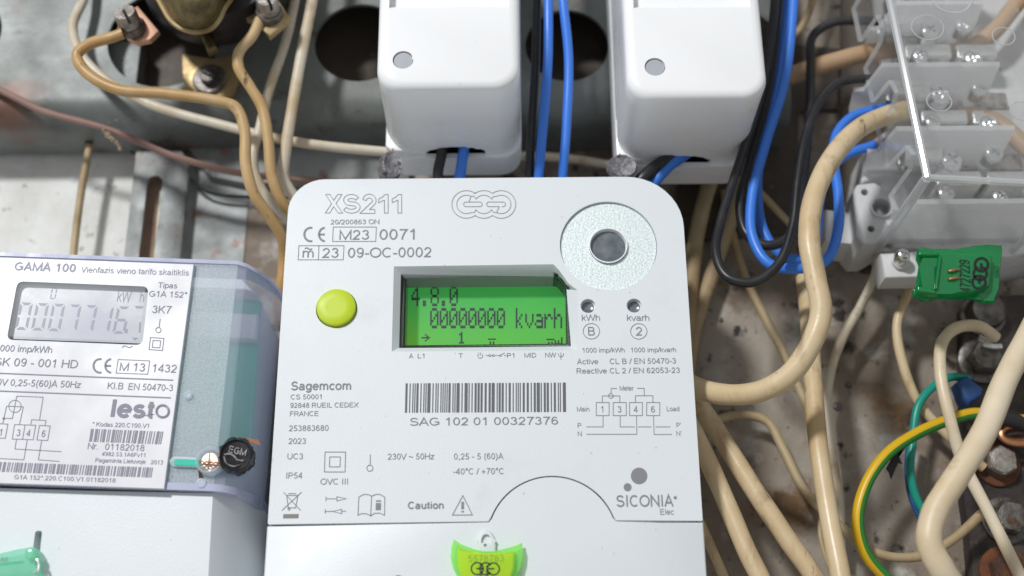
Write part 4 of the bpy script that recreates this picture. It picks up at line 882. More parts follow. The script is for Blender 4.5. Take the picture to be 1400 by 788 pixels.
# ================================================================== WIRES
BW = 'black wires'; LW = 'blue wires'
def blk(label, path, w_=13, name='black_wire'): return wire(name, label, 'wire', path, w_, 'black_pvc', BW, wob=.01)
def blu(label, path, w_=13.5, name='blue_wire'): return wire(name, label, 'wire', path, w_, 'blue_pvc', LW, wob=.01)
blk('black wire passing between the two white enclosures', [(737, -60, .066), (735, 0, .064), (731, 90, .060), (727, 180, .056), (722, 250, .05), (720, 300, .03)], 12.5)
blu('blue wire beside the black wire between the two white enclosures', [(750, -60, .068), (751, 0, .068), (748, 90, .064), (742, 180, .058), (737, 250, .052), (735, 300, .03)], 13.5)
blu('blue wire nearest the second enclosure, between the two white enclosures', [(766, -60, .068), (770, 0, .067), (776, 80, .062), (774, 170, .057), (769, 250, .05), (768, 300, .03)], 13)
blk('short black wire leaving the enclosure above the outlined lettering', [(606, 190, .046), (603, 212, .0470), (600, 235, .047), (599, 262, .044), (599, 300, .03)], 14.5)
blu('short blue wire leaving the enclosure above the outlined lettering', [(637, 190, .046), (634, 211, .0470), (629, 235, .047), (625, 262, .044), (622, 300, .03)], 15)
blk('short black wire curling out of the enclosure beside the looped wires', [(945, 190, .046), (922, 214, .0470), (897, 230, .0485), (872, 250, .048), (850, 290, .03)], 19)
blu('short blue wire curling out of the enclosure beside the looped wires', [(965, 190, .045), (938, 212, .0465), (915, 228, .0475), (895, 252, .046), (870, 300, .03)], 15)
# loops right of the second enclosure
blk('black wire hanging in the largest loop and rising to the terminal block', [(1060, -60, .060), (1057, 20, .058), (1040, 130, .055), (1012, 220, .055), (986, 300, .058), (978, 345, .061), (995, 378, .063), (1030, 386, .064), (1065, 362, .064), (1085, 310, .063), (1090, 250, .062), (1100, 190, .060), (1120, 140, .056), (1150, 113, .050), (1200, 107, .045), (1225, 107, .042)], 13.5)
blk('black wire hanging in the tighter loop behind the bigger one', [(1067, -60, .052), (1064, 20, .051), (1050, 130, .049), (1025, 220, .049), (1011, 280, .051), (1022, 322, .053), (1050, 337, .054), (1080, 322, .053), (1095, 270, .050), (1104, 200, .044), (1109, 140, .038), (1107, 90, .036), (1112, 50, .036), (1140, 30, .037), (1175, 29, .038), (1210, 30, .038)], 13.5)
blu('blue wire forming the broad loop up to the terminal block', [(1086, -60, .056), (1084, 20, .056), (1072, 110, .055), (1046, 200, .054), (1027, 270, .054), (1028, 325, .055), (1052, 360, .056), (1090, 369, .056), (1128, 355, .055), (1147, 315, .053), (1147, 265, .051), (1139, 220, .049), (1142, 185, .047), (1165, 160, .045), (1200, 148, .043), (1222, 146, .042)], 14.5)
b2 = blu('blue wire with bare copper end behind the thick beige cable', [(1076, -60, .046), (1073, 20, .046), (1062, 110, .046), (1042, 200, .045), (1036, 270, .045), (1045, 320, .046), (1070, 350, .046), (1100, 352, .045), (1117, 325, .044), (1119, 280, .043), (1130, 240, .043), (1155, 213, .044), (1197, 198, .044)], 13.5)
bm = tube(bmesh.new(), [U(1194, 198.5, .044), U(1200, 196.5, .0441), U(1212, 193, .044)], 3.6*PX(1200, 197, .044), n=10, per=4); bm_obj('copper_end', bm, 'copper', b2)
# left bundle
wire('brown_wire', 'tan wire from the copper terminal, bent in a hairpin then running down', 'wire', [(168, 46, .064), (150, 51, .064), (122, 60, .062), (106, 76, .061), (118, 98, .061), (160, 121, .061), (225, 129, .060), (295, 138, .059), (321, 147, .058), (333, 175, .057), (337, 225, .055), (346, 265, .052), (368, 298, .046), (386, 325, .040), (388, 355, .034), (383, 400, .03), (380, 450, .02)], 15.5, 'tan', 'old cloth-coloured wires')
wire('ivory_wire', 'ivory wire running along the perforated beam behind the tan hairpin wire', 'wire', [(122, -60, .036), (116, -5, .037), (101, 35, .040), (113, 76, .042), (150, 112, .042), (205, 142, .041), (300, 170, .041), (400, 193, .040), (520, 208, .034), (640, 212, .022), (760, 216, .018), (850, 228, .018)], 13.5, 'ivory', 'old cloth-coloured wires')
wire('brown_wire', 'tan wire dropping from the square brass terminal', 'wire', [(356, 25, .062), (345, 48, .062), (328, 72, .061), (327, 92, .060), (342, 120, .058), (357, 146, .056), (367, 190, .054), (371, 240, .051), (385, 275, .046), (415, 310, .035), (450, 360, .02)], 15, 'tan', 'old cloth-coloured wires')
wire('beige_wire', 'beige wire passing behind the tan wire from the brass terminal', 'wire', [(412, -60, .046), (404, 0, .046), (390, 60, .046), (370, 120, .045), (354, 175, .043), (346, 215, .042), (350, 245, .040), (372, 277, .036), (405, 310, .028), (440, 360, .016)], 13.5, 'ivory', 'old cloth-coloured wires')
wire('ivory_wire', 'ivory wire descending straight beside the round beam hole', 'wire', [(434, -60, .052), (426, 0, .052), (414, 65, .051), (401, 140, .050), (390, 205, .048), (389, 245, .045), (404, 273, .040), (432, 300, .033), (460, 340, .02)], 15.5, 'ivory', 'old cloth-coloured wires')
wire('pink_brown_wire', 'thin pinkish brown wire sagging below the perforated beam', 'wire', [(-60, 98, .034), (0, 124, .034), (60, 151, .0345), (150, 178, .034), (235, 213, .030), (320, 236, .027), (430, 248, .024), (540, 256, .02), (600, 262, .016)], 9.5, 'pink_brown')
w7 = wire('wire_stub', 'short yellowish wire stub standing against the pale wall', 'wire', [(123, 186, .013), (120, 205, .013), (112, 255, .013), (102, 340, .012), (96, 420, .010)], 10.5, 'beige_dim')
bm = tube(bmesh.new(), [U(123.5, 180, .013), U(122.3, 192, .013)], .0017, n=12, per=3); bm_obj('stub_tip', bm, 'ivory', w7)
bm = tube(bmesh.new(), [U(121.9, 193, .0131), U(121.2, 199, .0131)], .00155, n=12, per=2); bm_obj('stub_band', bm, 'brass', w7)
wire('ivory_wire', 'thin ivory wire seen inside the bracket slot', 'wire', [(221, 262, .0085), (217, 290, .0085), (211, 350, .0085), (205, 420, .0085)], 4.6, 'ivory')
# thick beige cables on the right
CG = 'thick beige cables'
def cab(label, path, w_, mt='beige', name='beige_cable', wob=.02): return wire(name, label, 'cable', path, w_, mt, CG, wob=wob, n=20)
cab('thick beige cable in an S-curve from the terminal block down behind the meter', [(1240, 150, .050), (1212, 158, .054), (1172, 178, .063), (1135, 220, .071), (1110, 275, .075), (1106, 330, .076), (1116, 380, .076), (1121, 425, .075), (1110, 470, .073), (1080, 512, .069), (1040, 534, .064), (990, 540, .056), (945, 525, .044), (915, 500, .03)], 30)
cab('brownish beige cable entering the terminal block above the black wires', [(1230, 66, .034), (1185, 74, .034), (1140, 84, .033), (1085, 103, .030), (1030, 130, .024), (980, 170, .018)], 25, 'tan_beige')
cab('beige cable dropping nearly straight down below the S-shaped one', [(1100, 380, .030), (1106, 440, .036), (1112, 520, .042), (1119, 600, .046), (1134, 700, .050), (1156, 830, .054)], 26)
cab('beige cable slanting down beside the meter, upper of the two', [(920, 500, .030), (950, 548, .032), (985, 598, .034), (1035, 675, .036), (1075, 735, .037), (1128, 820, .038)], 27)
cab('beige cable slanting down beside the meter, lower of the two', [(930, 555, .042), (957, 612, .044), (985, 670, .045), (1020, 750, .046), (1055, 830, .047)], 26)
cab('thinner beige cable against the bottom corner of the meter', [(930, 660, .03), (965, 735, .03), (990, 790, .03), (1010, 840, .03)], 14)
cab('thick pale cable bending over the rusty earth bar', [(1440, 395, .060), (1405, 460, .068), (1375, 520, .074), (1345, 590, .078), (1308, 655, .080), (1276, 702, .080), (1272, 740, .080), (1290, 780, .078), (1325, 840, .07)], 35, 'ivory_pale')
TG = 'thin beige wires'
def thin(label, path, w_=13, mt='beige_dim', name='beige_wire'): return wire(name, label, 'wire', path, w_, mt, TG, n=12)
thin('thin beige wire dropping from under the terminal block beside the straight cable', [(1203, 340, .02), (1196, 375, .02), (1178, 415, .019), (1152, 460, .018), (1136, 505, .017), (1132, 550, .017), (1138, 620, .017), (1146, 690, .014), (1150, 760, .012)], 13, 'ivory')
thin('thin tan wire dropping behind the green seal', [(1250, 350, .026), (1243, 395, .024), (1228, 445, .022), (1234, 500, .020), (1256, 552, .018), (1300, 600, .016), (1345, 640, .014)], 13.5, 'beige')
thin('pale wire clamped by the top earth bolt and crossing the thick cable', [(1362, 462, .026), (1340, 446, .030), (1308, 448, .034), (1289, 470, .038), (1286, 510, .040), (1297, 570, .040), (1317, 630, .036), (1350, 700, .034), (1395, 790, .033), (1415, 830, .033)], 17, 'ivory_pale')
thin('thin looped wire crossing the panel towards the earth bar', [(935, 605, .012), (965, 582, .012), (1010, 567, .012), (1048, 577, .013), (1072, 615, .014), (1100, 672, .015), (1150, 722, .017), (1205, 757, .019), (1260, 760, .020), (1305, 738, .021), (1345, 700, .022)], 13)
thin('thin beige wire lying on the panel behind the S-shaped cable', [(990, 262, .008), (1000, 320, .008), (1022, 388, .008), (1045, 430, .008), (1075, 490, .008), (1100, 550, .008), (1120, 620, .008)], 12)
thin('thin grey wire dangling beside the straight cable', [(1124, 690, .010), (1122, 730, .010), (1130, 770, .010), (1150, 810, .010)], 7)
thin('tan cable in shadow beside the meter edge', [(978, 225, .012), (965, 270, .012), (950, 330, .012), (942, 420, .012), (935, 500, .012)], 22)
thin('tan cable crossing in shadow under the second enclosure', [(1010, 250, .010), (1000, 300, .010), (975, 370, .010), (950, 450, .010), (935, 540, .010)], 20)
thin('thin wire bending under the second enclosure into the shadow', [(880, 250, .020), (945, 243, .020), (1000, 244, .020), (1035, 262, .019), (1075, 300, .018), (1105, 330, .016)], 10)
thin('grey-beige wire curving in the top corner above the terminal block', [(1120, -50, .02), (1110, 0, .02), (1100, 30, .02), (1086, 48, .02), (1060, 60, .018)], 10)
# earth wires
gy = wire('earth_wire', 'green and yellow striped earth wire curving down to the bottom', 'wire', [(1400, 575, .020), (1365, 572, .022), (1335, 566, .025), (1295, 575, .028), (1250, 596, .030), (1212, 622, .031), (1186, 662, .031), (1174, 710, .030), (1183, 755, .028), (1222, 800, .024), (1260, 835, .02)], 16.5, 'green_yellow', uv=True, wob=.01)
bm = tube(bmesh.new(), [U(1352, 569, .0235), U(1375, 573, .022), U(1395, 578, .020), U(1412, 586, .019)], 10.5*PX(1380, 575, .02), n=14, per=4); bm_obj('tape_end', bm, 'tape_black', gy)
bm = bmesh.new(); pts = [(1250, 594), (1262, 588), (1240, 606), (1226, 618), (1230, 628), (1234, 634), (1228, 632), (1224, 642), (1219, 655), (1216, 646), (1212, 640), (1222, 622)]
pprism(pts, .0250, .0258, .0002, 1, bm=bm); bm_obj('torn_tape', bm, 'tape_black', gy)
wire('teal_wire', 'teal green earth wire bowed between the panel and the blue tape', 'wire', [(1325, 518, .018), (1300, 517, .020), (1275, 528, .021), (1256, 555, .021), (1247, 600, .020), (1245, 645, .019), (1252, 680, .017), (1270, 712, .015)], 11.5, 'teal_pvc', wob=.01)
wire('blue_wire', 'dark blue wire hugging the teal green earth wire', 'wire', [(1246, 590, .015), (1241, 640, .0145), (1246, 680, .0135), (1262, 715, .012)], 9, 'navy_tape', wob=.01)
bm = pprism([(1308, 522), (1323, 512), (1346, 530), (1344, 540), (1326, 553), (1316, 545)], .016, .023, .002, 3); tag(bm_obj('blue_sleeve', bm, 'navy_tape'), 'dark blue tape sleeve on the end of the teal earth wire', 'sleeve')

# ================================================================== TERMINAL BLOCK
DC = .085
tb = thing('terminal_block', 'white terminal block with nickel screws under a clear acrylic cover', 'terminal block', U(1300, 350, .01))
FA, FB = U(1206, -45, DC), U(1266.5, 242, DC); kx = (FB.x-FA.x)/(FB.z-FA.z)
def SP(u, v, off=0):           # point of the cover's side wall seen at a photo point
    r_ = ray(u, v); t = (FA.x+off+kx*(CAM.z-FA.z)-CAM.x)/(r_.x-kx*r_.z); return CAM+r_*t
cover = bm_obj('clear_cover', pprism([(1206, -45), (1374, -45), (1470, 253), (1266.5, 242)], DC-.0022, DC), ['acrylic'], tb, smooth=0)
sidepts = [(1206, -45), (1266.5, 242), (1200, 341), (1192, 336), (1222, 288), (1214, 268), (1240, 232), (1246, 212), (1237, 199), (1209, 229), (1197, 177), (1218, 143), (1222, 127), (1214, 110), (1190, 140), (1180, 93), (1200, 58), (1203, 38), (1197, 21), (1173, 57), (1164, 12), (1184, -25), (1188, -45)]
Sd = [SP(*p) for p in sidepts]
for p in Sd: p.y = min(max(p.y, -DC+.0023), -.012) if p.y > -DC+.0023 else -DC+.0023
bm = bmesh.new(); add_prism(bm, Sd, [p+Vector((.0018, 0, 0)) for p in Sd]); bm.faces.ensure_lookup_table()
for f_ in bm.faces:
    f_.material_index = 0 if len(f_.verts) > 4 else 1
sw = bm_obj('cover_side', bm, ['acrylic', 'acrylic_edge'], tb, smooth=0)
# polished edges of the cover
def bar(name, p0, p1, r_, mt, parent, n=8): return bm_obj(name, tube(bmesh.new(), [p0, (p0+p1)/2, p1], r_, n=n, per=2), mt, parent)
bar('cover_edge', FA+Vector((.0006, .001, 0)), FB+Vector((.0006, .001, 0)), .0014, 'acrylic_edge', tb)
FD = U(1470, 253, DC); bar('cover_edge', FB+Vector((0, .001, .0003)), FD+Vector((0, .001, .0003)), .0012, 'acrylic_edge', tb)
Bk = Sd[2]; zdrop = FB
BR = U(1378, 350, -Bk.y)
BL = Vector((Bk.x, Bk.y, Bk.z))
bar('cover_edge', FB+Vector((.0004, .001, 0)), BL, .0016, 'acrylic_edge', tb)
bm = bmesh.new(); f4 = [FB+Vector((.001, .0024, -.0002)), FD+Vector((0, .0024, -.0002)), BR, BL+Vector((.001, 0, 0))]
add_prism(bm, f4, [p+Vector((0, 0, .0018)) for p in f4]); bm_obj('cover_bottom', bm, 'acrylic', tb, smooth=0)
bar('cover_edge', BL, BR, .0011, 'acrylic_edge', tb); bar('cover_edge', FD, BR, .0012, 'acrylic_edge', tb)
for (u, v, r_) in ((1301, -2, 27), (1268, 38, 22), (1284, 139, 17), (1372, 50, 15.5), (1397, 152, 16)):
    c = U(u, v, DC); k = PX(u, v, DC); bm = bmesh.new()
    pts = circ(Vector((c.x, -DC-.0001, c.z)), r_*k, 28, r_*k*.9); n = len(pts); tb_ = .00022 if r_ < 25 else .0005
    rings = []
    for i, p in enumerate(pts):
        o = (p-Vector((c.x, -DC-.0001, c.z))).normalized(); rings.append([bm.verts.new(p+o*(tb_*math.cos(a_))+Vector((0, -tb_*math.sin(a_), 0))) for a_ in [j*math.pi/3 for j in range(6)]])
    for i in range(n):
        for j in range(6): bm.faces.new((rings[i][j], rings[(i+1) % n][j], rings[(i+1) % n][(j+1) % 6], rings[i][(j+1) % 6]))
    bm_obj('moulded_ring', bm, 'acrylic_edge', cover, smooth=60)
# base body
bm = pprism([(1214, -60), (1228, 60), (1240, 160), (1186, 196), (1176, 250), (1222, 338), (1378, 352), (1480, 330), (1440, -60)], .004, .030, .0015, 2); base = bm_obj('base', bm, 'term_grey', tb)
ribs = [(1226, 4, 1346, 9, -1), (1206, 89, 1368, 94, 0), (1226, 176, 1389, 183, 1), (1254, 276, 1430, 285, 2), (1190, -80, 1330, -75, -2)]
for (u0, v0, u1, v1, i) in ribs:
    A, B = U(u0, v0, .062), U(u1, v1, .062); bm = bmesh.new()
    pts = [(A.x, -.062), (B.x, -.062), (B.x+.003, -.030), (A.x-.004, -.030), (A.x-.006, -.046), (A.x-.0025, -.046)]
    add_prism(bm, [Vector((x, y, A.z+.0009)) for x, y in pts], [Vector((x, y, A.z-.0009)) for x, y in pts]); bm_obj('divider', bm, 'rib_plastic', tb, smooth=0)
screws = [(1270, 45, 13), (1317, 37, 12), (1257, 79, 11), (1329, 83, 12), (1284, 132, 15), (1338, 122, 12), (1274, 169, 11), (1351, 172, 12), (1299, 222, 15), (1357, 211, 13), (1292, 266, 12), (1366, 271, 11), (1250, -15, 12), (1310, -20, 12)]
def pan(name, u, v, d, r_, mt, parent, ax=(0, -1, 0), cross=True, n=22, h=.45):
    c = U(u, v, d); k = PX(u, v, d)*r_
    o = lathe_obj(name, c, ax, [(k*.95, -.004), (k, 0), (k*.97, k*h*.5), (k*.8, k*h*.85), (k*.45, k*h*1.05), (0, k*h*1.1)], mt, parent, n)
    if cross:
        a_, b_, x_ = frame_of(ax); q = random.random()*3
        for t in (q, q+math.pi/2):
            e_ = a_*math.cos(t)+b_*math.sin(t); g_ = a_*-math.sin(t)+b_*math.cos(t); bm = bmesh.new()
            A = [c+e_*(s1*k*.55)+g_*(s2*k*.11)+x_*(k*h*1.5) for s1, s2 in ((-1, -1), (1, -1), (1, 1), (-1, 1))]; B = [p-x_*(k*h*1.1) for p in A]
            add_prism(bm, A, B); boolean(o, bm)
    return o
for (u, v, r_) in screws: pan('terminal_screw', u, v, .046, r_*1.12, 'chrome', tb, h=.62)
for (v0, uo) in ((52, 0), (142, 22), (226, 42), (-30, -18)):
    u = 1236+uo
    for (ua, ub, dz) in ((u, u+66, 0), (u+70, u+128, 0)):
        A, B = U(ua, v0+9, .043), U(ub, v0+27, .043); bm = bmesh.new(); box(bm, A.x, B.x, -.0435, -.0301, B.z, A.z)
        bmesh.ops.bevel(bm, geom=bm.edges[:], offset=.0006, segments=2, affect='EDGES'); cl_ = bm_obj('terminal_clamp', bm, 'nickel', tb)
        A, B = U(ua+6, v0-16, .036), U(ub-6, v0+8, .036); bm = bmesh.new(); box(bm, A.x, B.x, -.036, -.0301, B.z, A.z)
        bmesh.ops.bevel(bm, geom=bm.edges[:], offset=.0006, segments=2, affect='EDGES'); bm_obj('clamp_bridge', bm, 'steel_worn', cl_)
for (u, v) in ((1214, 36), (1226, 126), (1241, 212)):
    c = U(u, v, .046); k = PX(u, v, .046); lathe_obj('cable_clamp', c+Vector((.002, 0, 0)), (1, 0, 0), [(15*k, -.004), (16*k, -.003), (16*k, .004), (15*k, .009)], 'nickel', tb, 22)
    lathe_obj('clamp_screw', U(u-8, v+13, .040), (-.4, -1, 0), [(7*k, -.002), (7*k, .002), (5*k, .003), (0, .003)], 'chrome', tb, 14)
# cable stubs inside the cover
for i, pth in enumerate(([(1420, -30, .040), (1385, 10, .042), (1362, 42, .042), (1330, 66, .040), (1300, 72, .038)], [(1440, 240, .044), (1400, 200, .044), (1365, 168, .042), (1335, 158, .040), (1310, 158, .038)])):
    wire('beige_cable', ('tan cable curving inside the top of the clear cover', 'tan cable curving inside the lower part of the clear cover')[i], 'cable', pth, 24, 'tan_beige', CG)
# mounting lug, rail end and foot
bm = pprism([(1166, 262), (1172, 252), (1196, 249), (1224, 268), (1222, 318), (1196, 333), (1180, 333), (1170, 322)], .010, .035, .0010, 3); lug = bm_obj('mounting_lug', bm, 'term_white', tb)
for (u, v, r_) in ((1204, 285, 12), (1182, 263, 5), (1191, 313, 5)):
    boolean(lug, prism(circ(U(u, v, .035), r_*PX(u, v, .035), 24), .022, .040, bm=bmesh.new()), ['term_white'])
c = U(1204, 285, .035); k = PX(1204, 285, .035); lathe_obj('lug_boss', Vector((c.x, -.0352, c.z)), (0, -1, 0), [(16*k, -.002), (16*k, .0012), (12.4*k, .0012), (12.0*k, -.002)], 'term_white', tb, 28, ring=True)
pan('mounting_screw', 1205, 288, .029, 10, 'nickel', tb)
bm = pprism([(1127, 286), (1150, 288), (1152, 292), (1172, 293), (1174, 318), (1164, 334), (1150, 332), (1128, 329)], .012, .028, .0008, 2); bm_obj('rail_end', bm, 'term_white', tb)
lathe_obj('rail_peg', U(1123, 308, .024), (-1, 0, 0), [(9*k, 0), (9*k, .001), (7*k, .0016), (0, .0016)], 'nickel', tb, 16)
bm = pprism([(1204, 346), (1256, 344), (1300, 345), (1302, 378), (1210, 380)], .030, .040, .0010, 3); foot = bm_obj('foot', bm, 'term_white', tb)
c = U(1230, 358, .040); k = PX(1230, 358, .04); lathe_obj('foot_boss', c, (0, -1, -.2), [(12*k, -.004), (12*k, .002), (8*k, .0028), (0, .0028)], 'term_white', tb, 24)
pan('foot_screw', 1234, 350, .0445, 10, 'chrome', tb, ax=(.15, -1, .1), h=.7)

# green seal
sg_ = thing('green_seal', 'bright green plastic seal numbered 4727229 hanging at the clear acrylic cover', 'seal', U(1310, 412, .058))
pts = [(1256, 339), (1262, 338), (1266, 341), (1285, 340), (1290, 342), (1304, 341), (1322, 340), (1330, 335.5), (1350, 334.5), (1370, 335), (1371, 340), (1365, 395), (1360, 412), (1345, 412), (1330, 407), (1300, 407), (1282, 406), (1272, 410), (1262, 410), (1250, 403), (1249, 396), (1254, 390), (1258, 362), (1254, 352)]
bm = pprism(pts, .0585, .0605, .0005, 2); bpz = bm_obj('tag', bm, 'seal_green', sg_)
bm = pprism([(1258, 342), (1286, 343), (1318, 343), (1340, 347), (1358, 350), (1354, 390), (1330, 399), (1300, 402), (1276, 402), (1262, 402), (1256, 398), (1262, 366)], .0606, .0640, .0012, 3); cp = bm_obj('capsule', bm, 'seal_green', sg_)
for (pp) in ([(1256, 343), (1284, 344), (1284, 349), (1256, 349)], [(1254, 390), (1280, 396), (1279, 402), (1253, 398)], [(1284, 350), (1288, 350), (1282, 395), (1278, 395)]):
    bm_obj('ridge', pprism(pp, .0638, .0655, .0007, 2), 'seal_green', sg_)
pq = Print(.0640, 0, .0002); pt = Print(.0605, 0, .0002)
pq.text(cp, 'ink_black', '4727229', 1327.5, 400, 48, 14.5, rot=84); pq.text(cp, 'ink_black', '4727229', 1284, 391, 28, 6, rot=84); pt.text(bpz, 'ink_black', 'GSO', 1366.5, 380, 17, 6, rot=84)
pq.lines(cp, 'ink_black', [arc(1342, 362, 9, 0, 360, 22), arc(1340.3, 374, 9, 110, 430, 22), arc(1338.6, 386, 9, 0, 360, 22), [(1342, 360), (1341, 369)], [(1340, 379), (1339, 388)]], 3.6, name='emblem')
for (v_) in (371, 382):
    bm_obj('copper_wire', tube(bmesh.new(), [U(1296, v_+.6, .0630), U(1298, v_, .0648), U(1306, v_-2, .0650), U(1313, v_-1, .0635)], .0004, n=8, per=4), 'copper', sg_)

# ================================================================== EARTH BAR
bm = pprism([(1316, 420), (1330, 405), (1480, 400), (1480, 850), (1334, 850), (1324, 720), (1318, 680)], .0031, .010, .0008, 2); eb = tag(bm_obj('earth_bar', bm, 'bar_rusty'), 'dark rusty steel earth bar carrying the hex bolts', 'earth bar')
def hexbolt(label, u, v, r_, mt, wm, rw, d=.010, spin=.3, dome=False):
    t = thing('hex_bolt', label, 'bolt', U(u, v, d), 'bolts on the earth bar'); c = U(u, v, d); k = PX(u, v, d)
    lathe_obj('washer', c, (0, -1, 0), [(rw*k, 0), (rw*k, .0012), (rw*.93*k, .0016), (r_*.9*k, .0016)], wm, t, 28)
    if dome: lathe_obj('head', c, (0.05, -1, -.05), [(r_*k, .001), (r_*k, .006), (r_*.9*k, .0075), (r_*.5*k, .0083), (0, .0085)], mt, t, 28)
    else:
        lathe_obj('head', c, (0, -1, 0), [(r_*k, .0014), (r_*k, .0058), (r_*.90*k, .0068), (0, .0070)], mt, t, 6, smooth=20, spin=spin)
        lathe_obj('head_face', c, (0, -1, 0), [(r_*.80*k, .0068), (r_*.78*k, .0072), (r_*.6*k, .00735), (0, .0074)], mt, t, 24)
hexbolt('round dark bolt head just below the green seal', 1342, 432, 25, 'steel_dark', 'steel_old', 31, dome=True)
hexbolt('dark greasy hex bolt beside the blue tape sleeve', 1341, 495, 23, 'steel_old', 'steel_dark', 32, spin=.1)
hexbolt('bright worn hex bolt on a rusty washer', 1362, 636, 22, 'steel_worn', 'rust', 31, spin=.55)
hexbolt('grey hex bolt holding the end of the looped wire', 1374, 712, 24, 'steel_old', 'steel_dark', 33, spin=.2)
hexbolt('rust-covered hex bolt at the foot of the earth bar', 1372, 782, 24, 'rust', 'rust', 34, spin=.4)
for i in range(3):
    c = U(1386+i*3, 588+i*4, .014+i*.002); bm = bmesh.new(); pts = [c+Vector((.0065*math.cos(t), -.0008*i, .0034*math.sin(t))) for t in [j*2*math.pi/16*.85+.4 for j in range(16)]]
    o = bm_obj('copper_strand', tube(bm, pts, .0011, n=8, per=3), 'copper'); tag(o, ('bare copper strand loop under the black taped wire end, innermost', 'bare copper strand loop in the middle of the copper bundle', 'bare copper strand loop standing out farthest from the earth bar')[i], 'copper wire', 'copper strands on the earth bar')
for i, pp in enumerate(([(1335, 446, .026), (1352, 452, .026), (1360, 462, .024), (1350, 466, .022), (1338, 462, .022)], [(1345, 472, .018), (1356, 474, .019), (1368, 474, .018)])):
    o = bm_obj('wire_end', tube(bmesh.new(), [U(*p) for p in pp], .0011, n=8), 'nickel'); tag(o, ('bare bright wire hooked round the round dark bolt', 'short bright wire end above the greasy hex bolt')[i], 'wire end')

# ================================================================== OLD BAKELITE DEVICE, top left
dv = thing('bakelite_holder', 'old dark bakelite holder with brass strap and screw terminals', 'fuse holder', U(290, 60, .032))
def ellring(u, v, ru, rv, d, n=40):
    c = U(u, v, d); k = PX(u, v, d); return [Vector((c.x+ru*k*math.cos(2*math.pi*i/n), -d, c.z+rv*k*math.sin(2*math.pi*i/n))) for i in range(n)]
bm = bmesh.new(); rows = [[bm.verts.new(p) for p in ellring(*q_)] for q_ in ((303, -26, 104, 104, .0305), (300, -36, 106, 104, .050), (296, -46, 102, 100, .060), (292, -52, 90, 88, .066), (290, -54, 60, 60, .0665))]
for A, B in zip(rows, rows[1:]):
    for i in range(40): bm.faces.new((A[i], A[(i+1) % 40], B[(i+1) % 40], B[i]))
bm.faces.new(rows[0]); bm.faces.new(rows[-1]); bm_obj('body', bm, 'bakelite', dv)
ol_ = [(205, -60), (211, -30), (216, -10), (226, 10), (236, 26), (250, 37), (268, 41), (286, 37), (297, 25), (304, 10), (313, -10), (320, -30), (330, -60), (300, -120), (235, -120)]
bm = bmesh.new(); rows = []
for sc_, d_ in ((1, .0665), (.985, .070), (.94, .0735), (.84, .0775), (.68, .0808), (.46, .0832), (.22, .0843)):
    rows.append([bm.verts.new(U(268+(u-268)*sc_, -40+(v+40)*sc_, d_)) for u, v in ol_])
for A, B in zip(rows, rows[1:]):
    for i in range(len(A)): bm.faces.new((A[i], A[(i+1) % len(A)], B[(i+1) % len(A)], B[i]))
bm.faces.new(rows[0]); bm.faces.new(rows[-1]); bmesh.ops.subdivide_edges(bm, edges=bm.edges[:], cuts=1, smooth=.6, use_grid_fill=True)
bm_obj('brass_strap', bm, 'brass', dv, smooth=80)
bm = tube(bmesh.new(), [U(u, v, .0675) for u, v in ((204, -50), (214, -8), (224, 12), (234, 28), (249, 39), (268, 43.5), (287, 39.5), (299, 27), (307, 11), (321, -8))], .0011, n=8, per=5); bm_obj('strap_rim', bm, 'brass_bright', dv)
bm = pprism([(268, 34), (282, 32), (297, 64), (283, 70)], .050, .054, .0015, 3); bm_obj('brass_rib', bm, 'brass', dv)
bm = pprism([(248, 72), (262, 78), (290, 82), (318, 74), (325, 78), (326, 108), (320, 128), (308, 134), (262, 128), (252, 120), (250, 100)], .0304, .0325, .0004, 2); bm_obj('mounting_lug', bm, 'brass_bright', dv)
c = U(287, 110, .0326); k = PX(287, 110, .0326); lathe_obj('washer', c, (0, -1, 0), [(23*k, 0), (23*k, .0010), (21*k, .0014), (8*k, .0014)], 'steel_old', dv, 32)
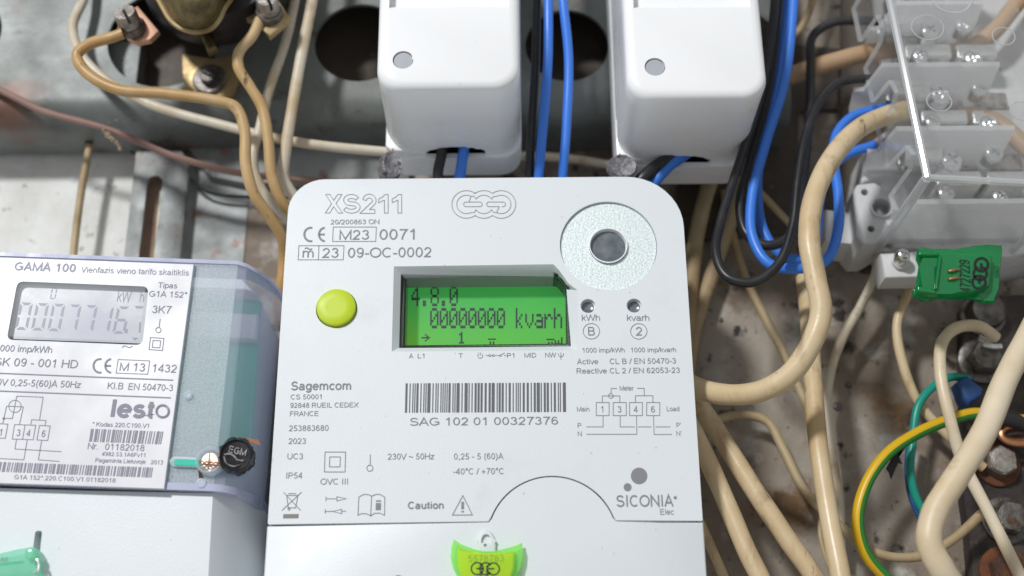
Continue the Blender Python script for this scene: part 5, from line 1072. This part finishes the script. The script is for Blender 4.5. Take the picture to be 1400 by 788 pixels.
def slotscrew(name, c, ax, r_, h, mt, ang, hd=None):
    o = lathe_obj(name, c, ax, [(r_, 0), (r_, h*.8), (r_*.9, h*.97), (0, h)], mt, dv, 28)
    a_, b_, x_ = frame_of(ax); e_ = a_*math.cos(ang)+b_*math.sin(ang); g_ = a_*-math.sin(ang)+b_*math.cos(ang); bm = bmesh.new()
    A = [Vector(c)+e_*(s1*r_*1.3)+g_*(s2*r_*.13)+x_*(h*1.3) for s1, s2 in ((-1, -1), (1, -1), (1, 1), (-1, 1))]; add_prism(bm, A, [p-x_*(h*.75) for p in A]); boolean(o, bm, ['recess_shade']); return o
slotscrew('screw', U(286, 109, .034), (0, -1, 0), 10.5*k, .0035, 'steel_dark', .5)
# terminals
def terminal(u, v, plate, pm, ang, tilt, hm):
    k = PX(u, v, .062)
    bm_obj('terminal_plate', pprism(plate, .0585, .0612, .0004, 2), pm, dv)
    c = U(u, v, .0613); lathe_obj('terminal_washer', c, tilt, [(19.5*k, 0), (19.5*k, .0014), (17*k, .0022), (10*k, .0022)], 'steel_old', dv, 28)
    slotscrew('terminal_screw', c+Vector(tilt).normalized()*.002, tilt, 15.5*k, .0062, hm, ang)
terminal(181, 40, [(176, 14), (188, 8), (217, 42), (205, 54), (186, 58), (172, 50)], 'copper_plate', 1.05, (-.12, -1, .25), 'steel_worn')
terminal(368, 20, [(334, 24), (352, -2), (372, -12), (397, 25), (368, 50), (358, 38), (348, 30)], 'brass_bright', 1.1, (.05, -1, .2), 'steel_worn')
# dusty web stuck on the sagging wire
bm = bmesh.new()
for (u, v, r_) in ((143, 181, 3.4), (150, 187, 4.4), (156, 193, 3.6), (161, 198, 3.4), (165, 205, 3.4), (160, 167, 2.2), (150, 170, 1.8), (147, 184, 3), (153, 190, 3.5), (159, 196, 3), (163, 201, 3)):
    c = U(u, v, .034); k = PX(u, v, .034); q_ = bmesh.ops.create_icosphere(bm, subdivisions=2, radius=r_*k)['verts']
    for v_ in q_: v_.co = v_.co*random.uniform(.45, 1.25)+c+Vector((0, -.001, 0))
tag(bm_obj('dust_web', bm, 'mud'), 'crumbly scrap of dusty web stuck to the thin pinkish brown wire', 'dust')
